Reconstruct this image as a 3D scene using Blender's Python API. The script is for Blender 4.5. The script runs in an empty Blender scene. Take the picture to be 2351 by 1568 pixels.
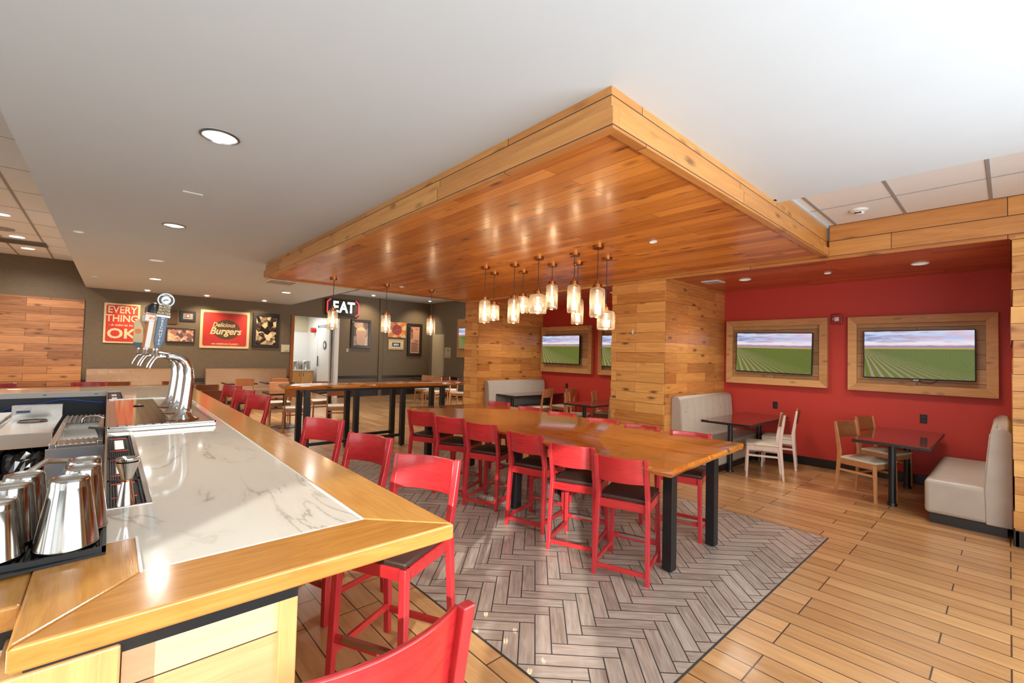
import bpy, bmesh, math, random
from mathutils import Vector, Matrix, Euler
PI = math.pi
random.seed(7)
S = bpy.context.scene
COL = S.collection
# ------------------------------------------------------------------ camera
YAW, PIT, ROL, FPX, HCAM = -0.8374716118, 0.0300084862, 0.0241897218, 1028.507, 1.73
_f = Vector((math.sin(YAW), math.cos(YAW), 0)); _r = Vector((math.cos(YAW), -math.sin(YAW), 0)); _u = Vector((0, 0, 1))
_f2 = _f*math.cos(PIT)+_u*math.sin(PIT); _u2 = _u*math.cos(PIT)-_f*math.sin(PIT)
_r3 = _r*math.cos(ROL)+_u2*math.sin(ROL); _u3 = _u2*math.cos(ROL)-_r*math.sin(ROL)
cd = bpy.data.cameras.new('camera'); cam = bpy.data.objects.new('camera', cd); COL.objects.link(cam)
cam.matrix_world = Matrix(((_r3.x, _u3.x, -_f2.x, 0), (_r3.y, _u3.y, -_f2.y, 0), (_r3.z, _u3.z, -_f2.z, HCAM), (0, 0, 0, 1)))
cd.sensor_width = 36; cd.lens = FPX/2351*36; cd.clip_start = 0.02; cd.clip_end = 200
S.camera = cam
# ------------------------------------------------------------------ view, world, sun, daylight fill lamps
S.view_settings.view_transform = 'Standard'; S.view_settings.look = 'None'
S.view_settings.exposure = 0.16; S.view_settings.gamma = 1; S.view_settings.use_curve_mapping = False
try:
    S.cycles.max_bounces = 10; S.cycles.diffuse_bounces = 5; S.cycles.glossy_bounces = 5; S.cycles.transmission_bounces = 8
    S.cycles.transparent_max_bounces = 10; S.cycles.caustics_reflective = False; S.cycles.caustics_refractive = False
    S.cycles.sample_clamp_indirect = 6; S.cycles.use_denoising = True
except Exception: pass
W = bpy.data.worlds.new('daylight'); S.world = W; W.use_nodes = True
W.node_tree.nodes['Background'].inputs[0].default_value = (0.82, 0.9, 1, 1)
W.node_tree.nodes['Background'].inputs[1].default_value = 1.0
sd = bpy.data.lights.new('sun', 'SUN'); sd.energy = 6.5; sd.angle = 0.012; sd.color = (1, 0.95, 0.9)
so = bpy.data.objects.new('sun', sd); COL.objects.link(so)
so.rotation_euler = Vector((-0.65, 0.70, -0.31)).to_track_quat('-Z', 'Y').to_euler()
def area(name, loc, direction, sx, sy, power, color=(1, 1, 1), spread=PI):
    l = bpy.data.lights.new(name, 'AREA'); l.shape = 'RECTANGLE'; l.size = sx; l.size_y = sy; l.energy = power; l.color = color; l.spread = spread
    o = bpy.data.objects.new(name, l); COL.objects.link(o); o.location = loc
    o.rotation_euler = Vector(direction).to_track_quat('-Z', 'Z').to_euler(); return o
# area lamps added at unseen east and south windows as daylight fill
EAST_WINDOWS = [(-3.8, -2.2), (-1.95, -1.25), (-.4, 1.9), (2.2, 4.5)]
SOUTH_WINDOWS = [(-3.6, -1.2), (-.9, 1.3)]
for (a, b), p in zip(EAST_WINDOWS, (18, 8, 125, 120)): area('daylight_fill_east', (1.56, (a+b)/2, 1.6), (-1, 0, 0), b-a-.1, 2.8, p, (.9, .96, 1))
for (a, b), p in zip(SOUTH_WINDOWS, (26, 34)): area('daylight_fill_south', ((a+b)/2, -3.96, 1.95), (0, 1, 0), b-a-.1, 2.0, p, (.9, .96, 1))
area('fill_north_far', (-11.8, 10.2, 2.0), (0, -1, 0.0), 1.6, 2.0, 150, (.98, 0.97, 0.95))  # fill lamp added at a windowless wall to brighten the far end
# ------------------------------------------------------------------ helpers
def lin(c):
    return tuple(((v/255)/12.92 if v/255 <= .04045 else ((v/255+.055)/1.055)**2.4) for v in c)+(1,)
class MB:
    def __init__(s): s.bm = bmesh.new()
    def box(s, x0, x1, y0, y1, z0, z1):
        v = [s.bm.verts.new(p) for p in ((x0,y0,z0),(x1,y0,z0),(x1,y1,z0),(x0,y1,z0),(x0,y0,z1),(x1,y0,z1),(x1,y1,z1),(x0,y1,z1))]
        for f in ((0,3,2,1),(4,5,6,7),(0,1,5,4),(1,2,6,5),(2,3,7,6),(3,0,4,7)): s.bm.faces.new([v[i] for i in f])
        return s
    def bar(s, a, b, w, h, up=(0,0,1)):
        a = Vector(a); b = Vector(b); d = (b-a).normalized(); up = Vector(up)
        if abs(d.dot(up)) > .99: up = Vector((0,1,0))
        x = d.cross(up).normalized()*w/2; y = x.cross(d).normalized()*h/2
        v = [s.bm.verts.new(p) for p in (a-x-y,a+x-y,a+x+y,a-x+y,b-x-y,b+x-y,b+x+y,b-x+y)]
        for f in ((0,3,2,1),(4,5,6,7),(0,1,5,4),(1,2,6,5),(2,3,7,6),(3,0,4,7)): s.bm.faces.new([v[i] for i in f])
        return s
    def loft(s, rings, caps=True, closed=True):
        R = [[s.bm.verts.new(p) for p in r] for r in rings]; n = len(R[0])
        for a, b in zip(R, R[1:]):
            for i in range(n if closed else n-1):
                j = (i+1) % n; s.bm.faces.new((a[i], a[j], b[j], b[i]))
        if caps:
            s.bm.faces.new(R[0][::-1]); s.bm.faces.new(R[-1])
        return s
    def prism(s, poly, z0, z1):
        return s.loft([[(x,y,z0) for x,y in poly], [(x,y,z1) for x,y in poly]])
    def lathe(s, prof, cx=0, cy=0, n=24, caps=True):
        return s.loft([[(cx+r*math.cos(2*PI*i/n), cy+r*math.sin(2*PI*i/n), z) for i in range(n)] for r, z in prof], caps)
    def tube(s, pts, r, n=8, caps=True):
        pts = [Vector(p) for p in pts]; rings = []; prev = None
        for i, p in enumerate(pts):
            d = (pts[min(i+1,len(pts)-1)]-pts[max(i-1,0)]).normalized()
            if prev is None: prev = Vector((0,0,1)) if abs(d.z) < .9 else Vector((1,0,0))
            x = (prev-d*prev.dot(d)).normalized(); prev = x; y = d.cross(x); rr = r[i] if isinstance(r,(list,tuple)) else r
            rings.append([p+(x*math.cos(2*PI*k/n)+y*math.sin(2*PI*k/n))*rr for k in range(n)])
        return s.loft(rings, caps)
    def make(s, name, m, parent=None, bevel=0, smooth=False, loc=None, rot=None, seg=2, ang=.6):
        bmesh.ops.recalc_face_normals(s.bm, faces=s.bm.faces)
        me = bpy.data.meshes.new(name); s.bm.to_mesh(me); s.bm.free()
        if smooth:
            for p in me.polygons: p.use_smooth = True
            me.set_sharp_from_angle(angle=ang)
        o = bpy.data.objects.new(name, me); COL.objects.link(o); me.materials.append(m)
        if bevel:
            b = o.modifiers.new('bevel','BEVEL'); b.width = bevel; b.segments = seg; b.limit_method = 'ANGLE'; b.angle_limit = .6
        if parent: o.parent = parent
        if loc is not None: o.location = loc
        if rot is not None: o.rotation_euler = rot
        return o
def tag(o, label, cat, group=None):
    o['label'] = label; o['category'] = cat
    if group: o['group'] = group
    return o
def thing(name, label, cat, loc=(0,0,0), rz=0, group=None, sc=None):
    o = bpy.data.objects.new(name, None); COL.objects.link(o); o.location = loc; o.rotation_euler = (0,0,rz)
    o.empty_display_size = .1
    if sc: o.scale = sc
    return tag(o, label, cat, group)
def struct(o): o['kind'] = 'structure'; return o
def stuff(o): o['kind'] = 'stuff'; return o
def copy_tree(o, parent=None):
    c = o.copy(); COL.objects.link(c)
    if parent: c.parent = parent
    for ch in list(o.children): copy_tree(ch, c)
    return c
def place(o, label, loc, rz, group=None, sc=None):
    o['label'] = label; o.location = loc; o.rotation_euler = (0,0,rz)
    if group: o['group'] = group
    if sc: o.scale = sc
    return o
class Stock:                                   # first call moves the original, later calls copy it
    def __init__(s, o): s.o = o; s.used = False
    def put(s, label, loc, rz, group=None, sc=None):
        o = s.o if not s.used else copy_tree(s.o)
        s.used = True
        return place(o, label, loc, rz, group, sc)
def text(name, body, size, m, parent=None, loc=(0,0,0), rot=(0,0,0), ext=.002, sx=1, align='CENTER', shear=0, bold=0, sl=0):
    c = bpy.data.curves.new(name, 'FONT'); c.body = body; c.size = size; c.extrude = ext; c.align_x = align; c.align_y = 'CENTER'; c.shear = shear; c.offset = bold
    c.resolution_u = 3
    if sl: c.space_line = sl
    tmp = bpy.data.objects.new(name, c); COL.objects.link(tmp); bpy.context.view_layer.update()
    me = bpy.data.meshes.new_from_object(tmp.evaluated_get(bpy.context.evaluated_depsgraph_get())); bpy.data.objects.remove(tmp); me.materials.clear(); me.materials.append(m)
    o = bpy.data.objects.new(name, me); COL.objects.link(o)
    o.location = loc; o.rotation_euler = rot; o.scale = (sx, 1, 1)
    if parent: o.parent = parent
    return o
# ------------------------------------------------------------------ materials
class NT:
    def __init__(s, name):
        s.m = bpy.data.materials.new(name); s.m.use_nodes = True; s.t = s.m.node_tree; s.b = s.t.nodes['Principled BSDF']
    def n(s, ty, ins=None, **kw):
        x = s.t.nodes.new(ty)
        for k, v in kw.items(): setattr(x, k, v)
        for k, v in (ins or {}).items(): s.set(x, k, v)
        return x
    def set(s, x, k, v):
        sock = x.inputs[k]
        if isinstance(v, bpy.types.NodeSocket): s.t.links.new(v, sock)
        else: sock.default_value = v
    def math(s, op, a, b=None, c=None):
        x = s.n('ShaderNodeMath', operation=op)
        s.set(x, 0, a)
        if b is not None: s.set(x, 1, b)
        if c is not None: s.set(x, 2, c)
        return x.outputs[0]
    def xyz(s, x, y, z): return s.n('ShaderNodeCombineXYZ', {0: x, 1: y, 2: z}).outputs[0]
    def coords(s, kind='Object'):
        v = s.n('ShaderNodeTexCoord').outputs[kind]; sp = s.n('ShaderNodeSeparateXYZ', {0: v}); return sp.outputs
    def ramp(s, fac, stops, interp='LINEAR'):
        x = s.n('ShaderNodeValToRGB', {0: fac}); e = x.color_ramp.elements; x.color_ramp.interpolation = interp
        while len(e) < len(stops): e.new(.5)
        for i, (p, c) in enumerate(stops):
            e[i].position = p; e[i].color = c if len(c) == 4 else tuple(c)+(1,)
        return x.outputs[0]
    def mix(s, f, a, b, mode='MIX'):
        x = s.n('ShaderNodeMix', data_type='RGBA', blend_type=mode); s.set(x, 0, f)
        s.set(x, 6, a); s.set(x, 7, b); return x.outputs[2]
    def noise(s, vec, scale, detail=4, dist=0, rough=.5):
        return s.n('ShaderNodeTexNoise', {'Vector': vec, 'Scale': scale, 'Detail': detail, 'Distortion': dist, 'Roughness': rough}).outputs[0]
    def bump(s, h, st=.3, d=.01):
        x = s.n('ShaderNodeBump', {'Height': h, 'Strength': st, 'Distance': d}); s.set(s.b, 'Normal', x.outputs[0])
    def out(s, **kw):
        al = dict(color='Base Color', rough='Roughness', metal='Metallic', spec='Specular IOR Level', coat='Coat Weight', crough='Coat Roughness', emit='Emission Color', estr='Emission Strength', trans='Transmission Weight', ior='IOR', alpha='Alpha', sheen='Sheen Weight', sub='Subsurface Weight')
        for k, v in kw.items(): s.set(s.b, al[k], v)
        return s.m
MATS = {}
def simple(name, rgb, rough=.5, metal=0, noise=0, nscale=20, coat=0, bump=0, spec=.5, streak=None):
    t = NT(name); c = lin(rgb)
    v = t.n('ShaderNodeTexCoord').outputs['Object']
    if streak: v = t.n('ShaderNodeMapping', {'Vector': v, 'Scale': streak}).outputs[0]
    nz = t.noise(v, nscale, 5)
    a = tuple(x*(1-noise) for x in c[:3])+(1,); b = tuple(min(1, x*(1+noise)) for x in c[:3])+(1,)
    t.out(color=t.ramp(nz, [(.3, a), (.7, b)]), rough=rough, metal=metal, coat=coat, spec=spec)
    if bump: t.bump(nz, bump, .004)
    return t.m
def wood(name, dark, light, long=0, across=1, plank=None, off=.37, freq=2, knots=.5, rough=.35, coat=.3, mortar=.0035, grain=1, gap=(60, 35, 20), bump=.25, tonevar=1, world=False):
    t = NT(name); c = t.coords('Object'); 
    if world:
        g = t.n('ShaderNodeNewGeometry'); c = t.n('ShaderNodeSeparateXYZ', {0: g.outputs['Position']}).outputs
    third = ({0,1,2}-{long,across}).pop()
    if plank:
        br = t.n('ShaderNodeTexBrick', {'Vector': t.xyz(c[long], c[across], 0), 'Color1': (0,0,0,1), 'Color2': (1,1,1,1), 'Mortar': (.5,.5,.5,1), 'Scale': 1, 'Mortar Size': mortar, 'Mortar Smooth': 0.1, 'Brick Width': plank[0], 'Row Height': plank[1]}, offset=off, offset_frequency=freq)
        tone = t.n('ShaderNodeRGBToBW', {0: br.outputs[0]}).outputs[0]; mor = br.outputs[1]
    else: tone = t.n('ShaderNodeObjectInfo').outputs['Random']; mor = None
    L = t.math('MULTIPLY_ADD', tone, 17, t.math('MULTIPLY', c[long], .7*grain))
    A = t.math('MULTIPLY_ADD', tone, 31, t.math('MULTIPLY', c[across], 7*grain))
    vec = t.xyz(L, A, t.math('MULTIPLY', c[third], 7*grain))
    g1 = t.noise(vec, 2.2, 6, 1.2, .6); g2 = t.noise(t.xyz(t.math('MULTIPLY', L, 2), t.math('MULTIPLY', A, 7), t.math('MULTIPLY', c[third], 40)), 3, 4, .3)
    f = t.math('ADD', t.math('MULTIPLY', g1, .8), t.math('MULTIPLY', g2, .3))
    f = t.math('ADD', f, t.math('MULTIPLY', t.math('SUBTRACT', tone, .5), .55*tonevar))
    col = t.ramp(f, [(.25, lin(dark)), (.85, lin(light))])
    if knots:
        vo = t.n('ShaderNodeTexVoronoi', {'Vector': t.xyz(t.math('MULTIPLY', L, 4.2), t.math('MULTIPLY', A, 1.1), t.math('MULTIPLY', c[third], 2)), 'Scale': 1.0})
        k = t.math('MULTIPLY', t.ramp(t.math('ADD', vo.outputs['Distance'], t.math('MULTIPLY', t.math('SUBTRACT', g2, .5), .25)), [(.08, (1,)*3), (.3, (0,)*3)]), t.ramp(t.n('ShaderNodeRGBToBW', {0: vo.outputs['Color']}).outputs[0], [(.5, (0,)*3), (.56, (1,)*3)]))
        col = t.mix(t.math('MULTIPLY', k, knots), col, lin((70, 38, 18)))
    if mor: col = t.mix(mor, col, lin(gap))
    t.out(color=col, rough=rough, coat=coat, crough=.12)
    h = g2 if not mor else t.math('SUBTRACT', t.math('MULTIPLY', g2, .15), mor)
    t.bump(h, bump, .003)
    return t.m
def metal(name, rgb, rough=.2, brushed=None):
    t = NT(name); v = t.n('ShaderNodeTexCoord').outputs['Object']
    v = t.n('ShaderNodeMapping', {'Vector': v, 'Scale': brushed or (1,1,1)}).outputs[0]
    nz = t.noise(v, 30, 3)
    t.out(color=lin(rgb), metal=1, rough=t.n('ShaderNodeMapRange', {0: nz, 3: rough*.8, 4: rough*1.25}).outputs[0]); return t.m
def glow(name, rgb, s):
    t = NT(name); t.out(color=lin(rgb), emit=lin(rgb), estr=s); return t.m
def glass(name, rgb, rough=0.0, fac=.75):
    t = NT(name); o = t.t.nodes['Material Output']
    tr = t.n('ShaderNodeBsdfTransparent', {'Color': lin(rgb)}); gl = t.n('ShaderNodeBsdfGlossy', {'Color': (1,1,1,1), 'Roughness': rough})
    lw = t.n('ShaderNodeLayerWeight', {'Blend': .5}); f = t.math('MULTIPLY_ADD', t.math('POWER', lw.outputs['Facing'], 3.0), .8, 1-fac)
    mx = t.n('ShaderNodeMixShader', {0: f, 1: tr.outputs[0], 2: gl.outputs[0]}); t.t.links.new(mx.outputs[0], o.inputs[0]); return t.m

M = {}
KD, KL = (184, 118, 52), (240, 184, 104)
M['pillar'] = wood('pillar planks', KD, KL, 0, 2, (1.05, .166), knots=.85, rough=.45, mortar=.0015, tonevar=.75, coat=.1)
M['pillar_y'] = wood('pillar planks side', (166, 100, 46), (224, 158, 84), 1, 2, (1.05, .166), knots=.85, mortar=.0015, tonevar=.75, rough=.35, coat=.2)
M['fascia'] = wood('fascia boards', (186, 122, 62), (226, 166, 92), 0, 2, (2.4, .19), knots=.7, rough=.4, coat=.2)
M['fascia_y'] = wood('fascia boards side', (176, 112, 56), (218, 156, 84), 1, 2, (2.4, .19), knots=.7, rough=.4, coat=.2)
M['canopy'] = wood('canopy planks', (180, 98, 32), (232, 152, 66), 0, 1, (1.6, .14), knots=.9, rough=.3, coat=.12, mortar=.002, gap=(110, 55, 20))
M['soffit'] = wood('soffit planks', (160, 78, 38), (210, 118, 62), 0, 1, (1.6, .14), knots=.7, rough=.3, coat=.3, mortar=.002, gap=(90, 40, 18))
M['floor'] = wood('floor planks', (158, 114, 68), (206, 160, 108), 0, 1, (.98, .163), off=.31, freq=3, knots=0, rough=.32, coat=.25, mortar=.0045, gap=(70, 52, 38), tonevar=.6)
M['bartop'] = wood('bar rail wood', (178, 116, 50), (216, 158, 84), 0, 1, None, knots=0, rough=.16, coat=.6, grain=2, bump=.08)
M['bartop_y'] = wood('bar rail wood across', (178, 116, 50), (216, 158, 84), 1, 0, None, knots=0, rough=.16, coat=.6, grain=2, bump=.08)
M['barpanel'] = wood('bar front planks', (204, 160, 110), (232, 198, 154), 1, 2, (1.7, .2), knots=.4, rough=.5, coat=.05, mortar=.002)
M['barpanel_x'] = wood('bar front planks long', (190, 130, 70), (226, 172, 104), 0, 2, (1.7, .2), knots=.4, rough=.5, coat=.05, mortar=.002)
M['barend'] = wood('bar end board', (190, 138, 80), (224, 176, 116), 2, 1, None, knots=0, rough=.35, coat=.2)
M['table'] = wood('live edge slab', (176, 94, 26), (220, 142, 58), 0, 1, (4.6, .42), knots=.8, rough=.14, coat=.7, grain=1.2, mortar=.001, bump=.06)
M['table_y'] = wood('live edge slab across', (176, 94, 26), (220, 142, 58), 1, 0, (3.6, .3), knots=.7, rough=.14, coat=.7, grain=1.2, mortar=.001, bump=.06)
M['tvframe'] = wood('tv frame wood', (176, 124, 72), (212, 162, 104), 0, 2, None, knots=.5, rough=.5, coat=.05, grain=1.5)
M['tvback'] = wood('tv backing boards', (150, 108, 64), (192, 148, 98), 0, 2, (3, .2), knots=.5, rough=.5, coat=.05, grain=1.5)
M['oak'] = wood('chair oak', (156, 100, 58), (196, 140, 92), 2, 0, None, knots=0, rough=.4, coat=.15, grain=3)
M['walnut'] = wood('chair back walnut', (92, 50, 26), (140, 84, 48), 0, 2, None, knots=0, rough=.35, coat=.2, grain=3)
M['oakback'] = wood('chair back oak', (160, 98, 58), (200, 140, 94), 0, 2, None, knots=0, rough=.35, coat=.2, grain=3)
M['palechair'] = wood('washed chair wood', (196, 170, 152), (226, 204, 188), 2, 0, None, knots=0, rough=.45, coat=.1, grain=3)
M['red'] = wood('red stained wood', (158, 24, 32), (206, 56, 56), 0, 2, None, knots=0, rough=.28, coat=.4, grain=2, bump=.05, tonevar=.3)
M['redleg'] = wood('red stained leg', (166, 28, 38), (202, 56, 60), 2, 0, None, knots=0, rough=.3, coat=.35, grain=2, bump=.05, tonevar=.3)
M['seat'] = simple('dark brown vinyl', (62, 42, 36), .38, noise=.12, nscale=60, bump=.1)
M['cream'] = simple('beige seat vinyl', (196, 184, 162), .45, noise=.05, nscale=30)
M['booth'] = simple('grey beige vinyl', (176, 166, 152), .42, noise=.05, nscale=8, bump=.05)
def tuft(name, rgb):
    t = NT(name); c = t.coords('Object')
    a = t.math('ABSOLUTE', t.math('SINE', t.math('MULTIPLY', c[1], 13.1))); b_ = t.math('ABSOLUTE', t.math('SINE', t.math('MULTIPLY', t.math('SUBTRACT', c[2], .1), 14.5)))
    msk = t.ramp(c[2], [(.5, (0,)*3), (.56, (1,)*3)])
    h = t.math('MULTIPLY', msk, t.math('POWER', t.math('MULTIPLY_ADD', a, .75, t.math('MULTIPLY', b_, .25)), .35))
    t.out(color=lin(rgb), rough=.42); t.bump(h, .5, .018); return t.m
M['booth_t'] = tuft('tufted grey beige vinyl', (178, 168, 154))
M['boothtan'] = simple('tan vinyl', (158, 124, 96), .45, noise=.05, nscale=8, bump=.05)
M['boothtan_t'] = tuft('tufted tan vinyl', (138, 106, 80))
M['black'] = simple('black powder coated steel', (26, 27, 29), .35, noise=.15, nscale=40)
M['rubber'] = simple('black rubber', (20, 20, 22), .55, noise=.1, nscale=80)
M['tabletop'] = simple('dark mahogany laminate', (74, 34, 30), .1, noise=.25, nscale=6, coat=.6, streak=(1, 8, 1))
M['chipped'] = simple('worn black edge', (38, 30, 28), .35, noise=.4, nscale=50)
M['basetrim'] = simple('black gloss base', (34, 30, 28), .3, noise=.1)
M['darkbronze'] = simple('dark picture frame', (40, 30, 22), .35, noise=.15)
M['gyp'] = simple('painted ceiling', (206, 219, 228), .55, noise=.01, nscale=3, spec=.35)
M['tileceil'] = simple('ceiling tile', (228, 230, 230), .8, noise=.02, nscale=120, bump=.1)
M['grid'] = simple('ceiling grid', (150, 150, 150), .6)
M['white'] = simple('white plastic', (226, 226, 222), .4)
M['whitewall'] = simple('white wall', (232, 232, 228), .5, noise=.02)
M['palepaint'] = simple('cream paint', (202, 194, 164), .5, noise=.02)
M['redwall'] = simple('red wallcovering', (188, 58, 46), .5, noise=.05, nscale=90, streak=(.3, 1, 8), spec=.4)
M['greywall'] = simple('taupe grasscloth', (106, 90, 68), .6, noise=.24, nscale=22, streak=(1, .7, 14), bump=.15)
M['sidewall'] = simple('taupe side wall', (126, 116, 100), .6, noise=.1, nscale=22, streak=(.7, 1, 14), bump=.1)
M['steel'] = metal('stainless steel', (196, 192, 186), .24, (1, 14, 14))
M['steeldark'] = metal('brushed steel panel', (150, 150, 154), .3, (14, 1, 14))
M['chrome'] = metal('polished chrome', (205, 202, 200), .08)
M['cupsteel'] = metal('scratched shaker steel', (168, 163, 156), .12, (1, 1, .2))
M['brass'] = metal('antique brass', (176, 116, 66), .22)
M['knurl'] = metal('flex hose steel', (190, 184, 176), .3)
M['granite'] = None
M['bulb'] = glow('warm filament bulb', (255, 236, 206), 12)
def m_smoke():
    t = NT('mirrored smoked glass'); o = t.t.nodes['Material Output']
    tr = t.n('ShaderNodeBsdfTransparent', {'Color': lin((232, 222, 206))}); gl = t.n('ShaderNodeBsdfGlossy', {'Color': lin((235, 228, 216)), 'Roughness': .08}); tl = t.n('ShaderNodeBsdfTranslucent', {'Color': lin((176, 166, 152))})
    lw = t.n('ShaderNodeLayerWeight', {'Blend': .5}); f = t.math('MULTIPLY_ADD', t.math('POWER', lw.outputs['Facing'], 2.0), .42, .52)
    m1 = t.n('ShaderNodeMixShader', {0: .38, 1: gl.outputs[0], 2: tl.outputs[0]}); mx = t.n('ShaderNodeMixShader', {0: f, 1: tr.outputs[0], 2: m1.outputs[0]}); t.t.links.new(mx.outputs[0], o.inputs[0]); return t.m
M['smoke'] = m_smoke()
M['lit'] = glow('lit downlight lens', (255, 252, 244), 6)
M['dim'] = glow('faint glow disc', (225, 222, 214), .35)  # faint glow put into sprinkler covers and unlit discs as well
M['led_red'] = glow('red sign bulbs', (255, 60, 72), 1.6)
M['led_white'] = glow('white sign bulbs', (236, 255, 244), 1.1)
M['signred'] = simple('enamel red', (190, 46, 34), .45, noise=.06, nscale=12)
M['signcream'] = simple('aged cream enamel', (220, 196, 150), .5, noise=.06, nscale=14)
M['signbrown'] = simple('sign brown', (84, 58, 34), .5)
M['green'] = simple('green print', (70, 150, 60), .5)
M['gold'] = simple('gold print', (214, 178, 92), .4)
M['navy'] = simple('slate blue print', (66, 84, 104), .4)
M['orange'] = simple('orange print', (222, 122, 40), .4)
M['blue'] = simple('blue cable sheath', (40, 84, 180), .4)
M['teal'] = simple('teal print', (60, 150, 150), .5)
M['ash'] = wood('pale tap handle wood', (206, 170, 120), (232, 202, 156), 2, 0, None, knots=0, rough=.5, coat=0, grain=6)
M['maple'] = wood('cabinet maple', (196, 146, 84), (222, 176, 112), 2, 1, None, knots=0, rough=.4)
def m_granite():
    t = NT('black sparkle stone'); v = t.n('ShaderNodeTexCoord').outputs['Object']
    vo = t.n('ShaderNodeTexVoronoi', {'Vector': v, 'Scale': 90.0})
    t.out(color=t.mix(t.ramp(vo.outputs['Distance'], [(.06, (1,)*3), (.12, (0,)*3)]), lin((34, 40, 50)), lin((150, 156, 165))), rough=.35); return t.m
M['granite'] = m_granite()
def m_stone():
    t = NT('white veined quartz'); v = t.n('ShaderNodeTexCoord').outputs['Object']
    mp = t.n('ShaderNodeMapping', {'Vector': v, 'Rotation': (0, 0, .55), 'Scale': (.55, 1.6, 1)}).outputs[0]
    n = t.noise(mp, 1.3, 8, .8, .55); ridge = t.math('ABSOLUTE', t.math('SUBTRACT', n, .5))
    msk = t.ramp(t.noise(v, 1.1, 2), [(.42, (0,)*3), (.6, (1,)*3)])
    vein = t.math('MULTIPLY', t.ramp(ridge, [(.0, (1,)*3), (.012, (.15,)*3), (.05, (0,)*3)]), msk)
    col = t.mix(vein, lin((222, 214, 200)), lin((176, 170, 154)))
    t.out(color=col, rough=.07, coat=.3, crough=.03); return t.m
M['stone'] = m_stone()
def m_herr():
    t = NT('grey herringbone tile'); g = t.n('ShaderNodeNewGeometry'); r = g.outputs['Random Per Island']
    c = t.n('ShaderNodeUVMap'); sp = t.n('ShaderNodeSeparateXYZ', {0: c.outputs[0]}).outputs
    v = t.xyz(t.math('MULTIPLY_ADD', r, 40, t.math('MULTIPLY', sp[0], 3)), t.math('MULTIPLY_ADD', r, 17, t.math('MULTIPLY', sp[1], 26)), 0)
    n = t.noise(v, 1.6, 6, .6)
    f = t.math('ADD', n, t.math('MULTIPLY', t.math('SUBTRACT', r, .5), .25))
    t.out(color=t.ramp(f, [(.25, lin((140, 124, 110))), (.8, lin((186, 172, 158)))]), rough=.3, coat=.2); t.bump(n, .12, .003); return t.m
M['herr'] = m_herr()
M['grout'] = simple('dark grout', (58, 52, 48), .8)
def m_screen():
    t = NT('field picture on screen'); c = t.n('ShaderNodeTexCoord').outputs['UV']; sp = t.n('ShaderNodeSeparateXYZ', {0: c}).outputs
    u, v = sp[0], sp[1]
    cl = t.noise(t.xyz(t.math('MULTIPLY', u, 2.2), t.math('MULTIPLY', v, 7), 3), 2.2, 6, .4)
    sky = t.ramp(v, [(.66, lin((214, 176, 190))), (.74, lin((236, 226, 232))), (.85, lin((176, 190, 226))), (1, lin((206, 216, 238)))])
    sky = t.mix(t.math('MULTIPLY', t.ramp(cl, [(.46, (0,)*3), (.6, (1,)*3)]), t.ramp(v, [(.72, (0,)*3), (.8, (1,)*3)])), sky, t.mix(u, lin((136, 146, 184)), lin((226, 178, 194))))
    hn = t.noise(t.xyz(t.math('MULTIPLY', u, 9), 0, 0), 1, 5)
    hill = t.math('LESS_THAN', v, t.math('MULTIPLY_ADD', hn, .05, .668))
    sky = t.mix(hill, sky, t.mix(t.math('MULTIPLY', cl, .8), lin((120, 112, 156)), lin((196, 160, 170))))
    dy = t.math('MAXIMUM', t.math('SUBTRACT', .645, v), .012)
    w = t.math('DIVIDE', t.math('ADD', u, .02), dy)
    wn = t.noise(t.xyz(t.math('MULTIPLY', u, 150), t.math('MULTIPLY', v, 110), 0), 1, 4, 0, .8)
    st = t.math('SINE', t.math('MULTIPLY_ADD', wn, 1.3, t.math('MULTIPLY', w, 42)))
    gaps = t.math('MULTIPLY', t.ramp(t.math('MULTIPLY_ADD', st, .5, .5), [(.62, (0,)*3), (.8, (1,)*3)]), t.ramp(w, [(0, (1,)*3), (1, (.0,)*3)]))
    gaps = t.math('MULTIPLY', t.ramp(t.math('MULTIPLY_ADD', st, .5, .5), [(.55, (0,)*3), (.75, (1,)*3)]), t.ramp(t.math('MULTIPLY', w, .3), [(.1, (1,)*3), (.6, (.25,)*3)]))
    gr = t.mix(t.ramp(wn, [(.35, (0,)*3), (.65, (1,)*3)]), lin((26, 52, 8)), lin((128, 150, 36)))
    gr = t.mix(t.math('MULTIPLY', t.ramp(t.math('MULTIPLY_ADD', st, .5, .5), [(.5, (0,)*3), (.8, (1,)*3)]), .65), gr, lin((22, 40, 10)))
    fld = t.mix(gaps, gr, lin((160, 128, 116)))
    fld = t.mix(t.math('GREATER_THAN', v, .615), fld, lin((176, 150, 84)))
    fin = t.mix(t.math('GREATER_THAN', v, .645), fld, sky)
    t.out(color=(.01,.01,.01,1), rough=.2, emit=fin, estr=.92, spec=.2); return t.m
M['screen'] = m_screen()
def m_photo(name, a, b, sc, c=None, kind='voronoi'):
    t = NT(name); v = t.n('ShaderNodeTexCoord').outputs['Object']
    vo = t.n('ShaderNodeTexVoronoi', {'Vector': v, 'Scale': sc}); bw = t.n('ShaderNodeRGBToBW', {0: vo.outputs['Color']}).outputs[0]
    nz = t.noise(v, sc*2, 4, 1)
    f = t.math('ADD', t.math('MULTIPLY', bw, .7), t.math('MULTIPLY', nz, .3))
    st = [(.3, lin(a)), (.6, lin(b))]
    if c: st = [(.3, lin(a)), (.48, lin(c)), (.66, lin(b))]
    t.out(color=t.ramp(f, st), rough=.25); return t.m
M['ph_dark'] = m_photo('sepia snack photo', (24, 16, 12), (222, 196, 160), 7, (60, 44, 32))
M['ph_amber'] = m_photo('amber bottle photo', (70, 34, 20), (236, 176, 130), 12, (170, 96, 56))
M['ph_grey'] = m_photo('grey brown photo', (96, 78, 66), (190, 160, 136), 4)
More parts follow.
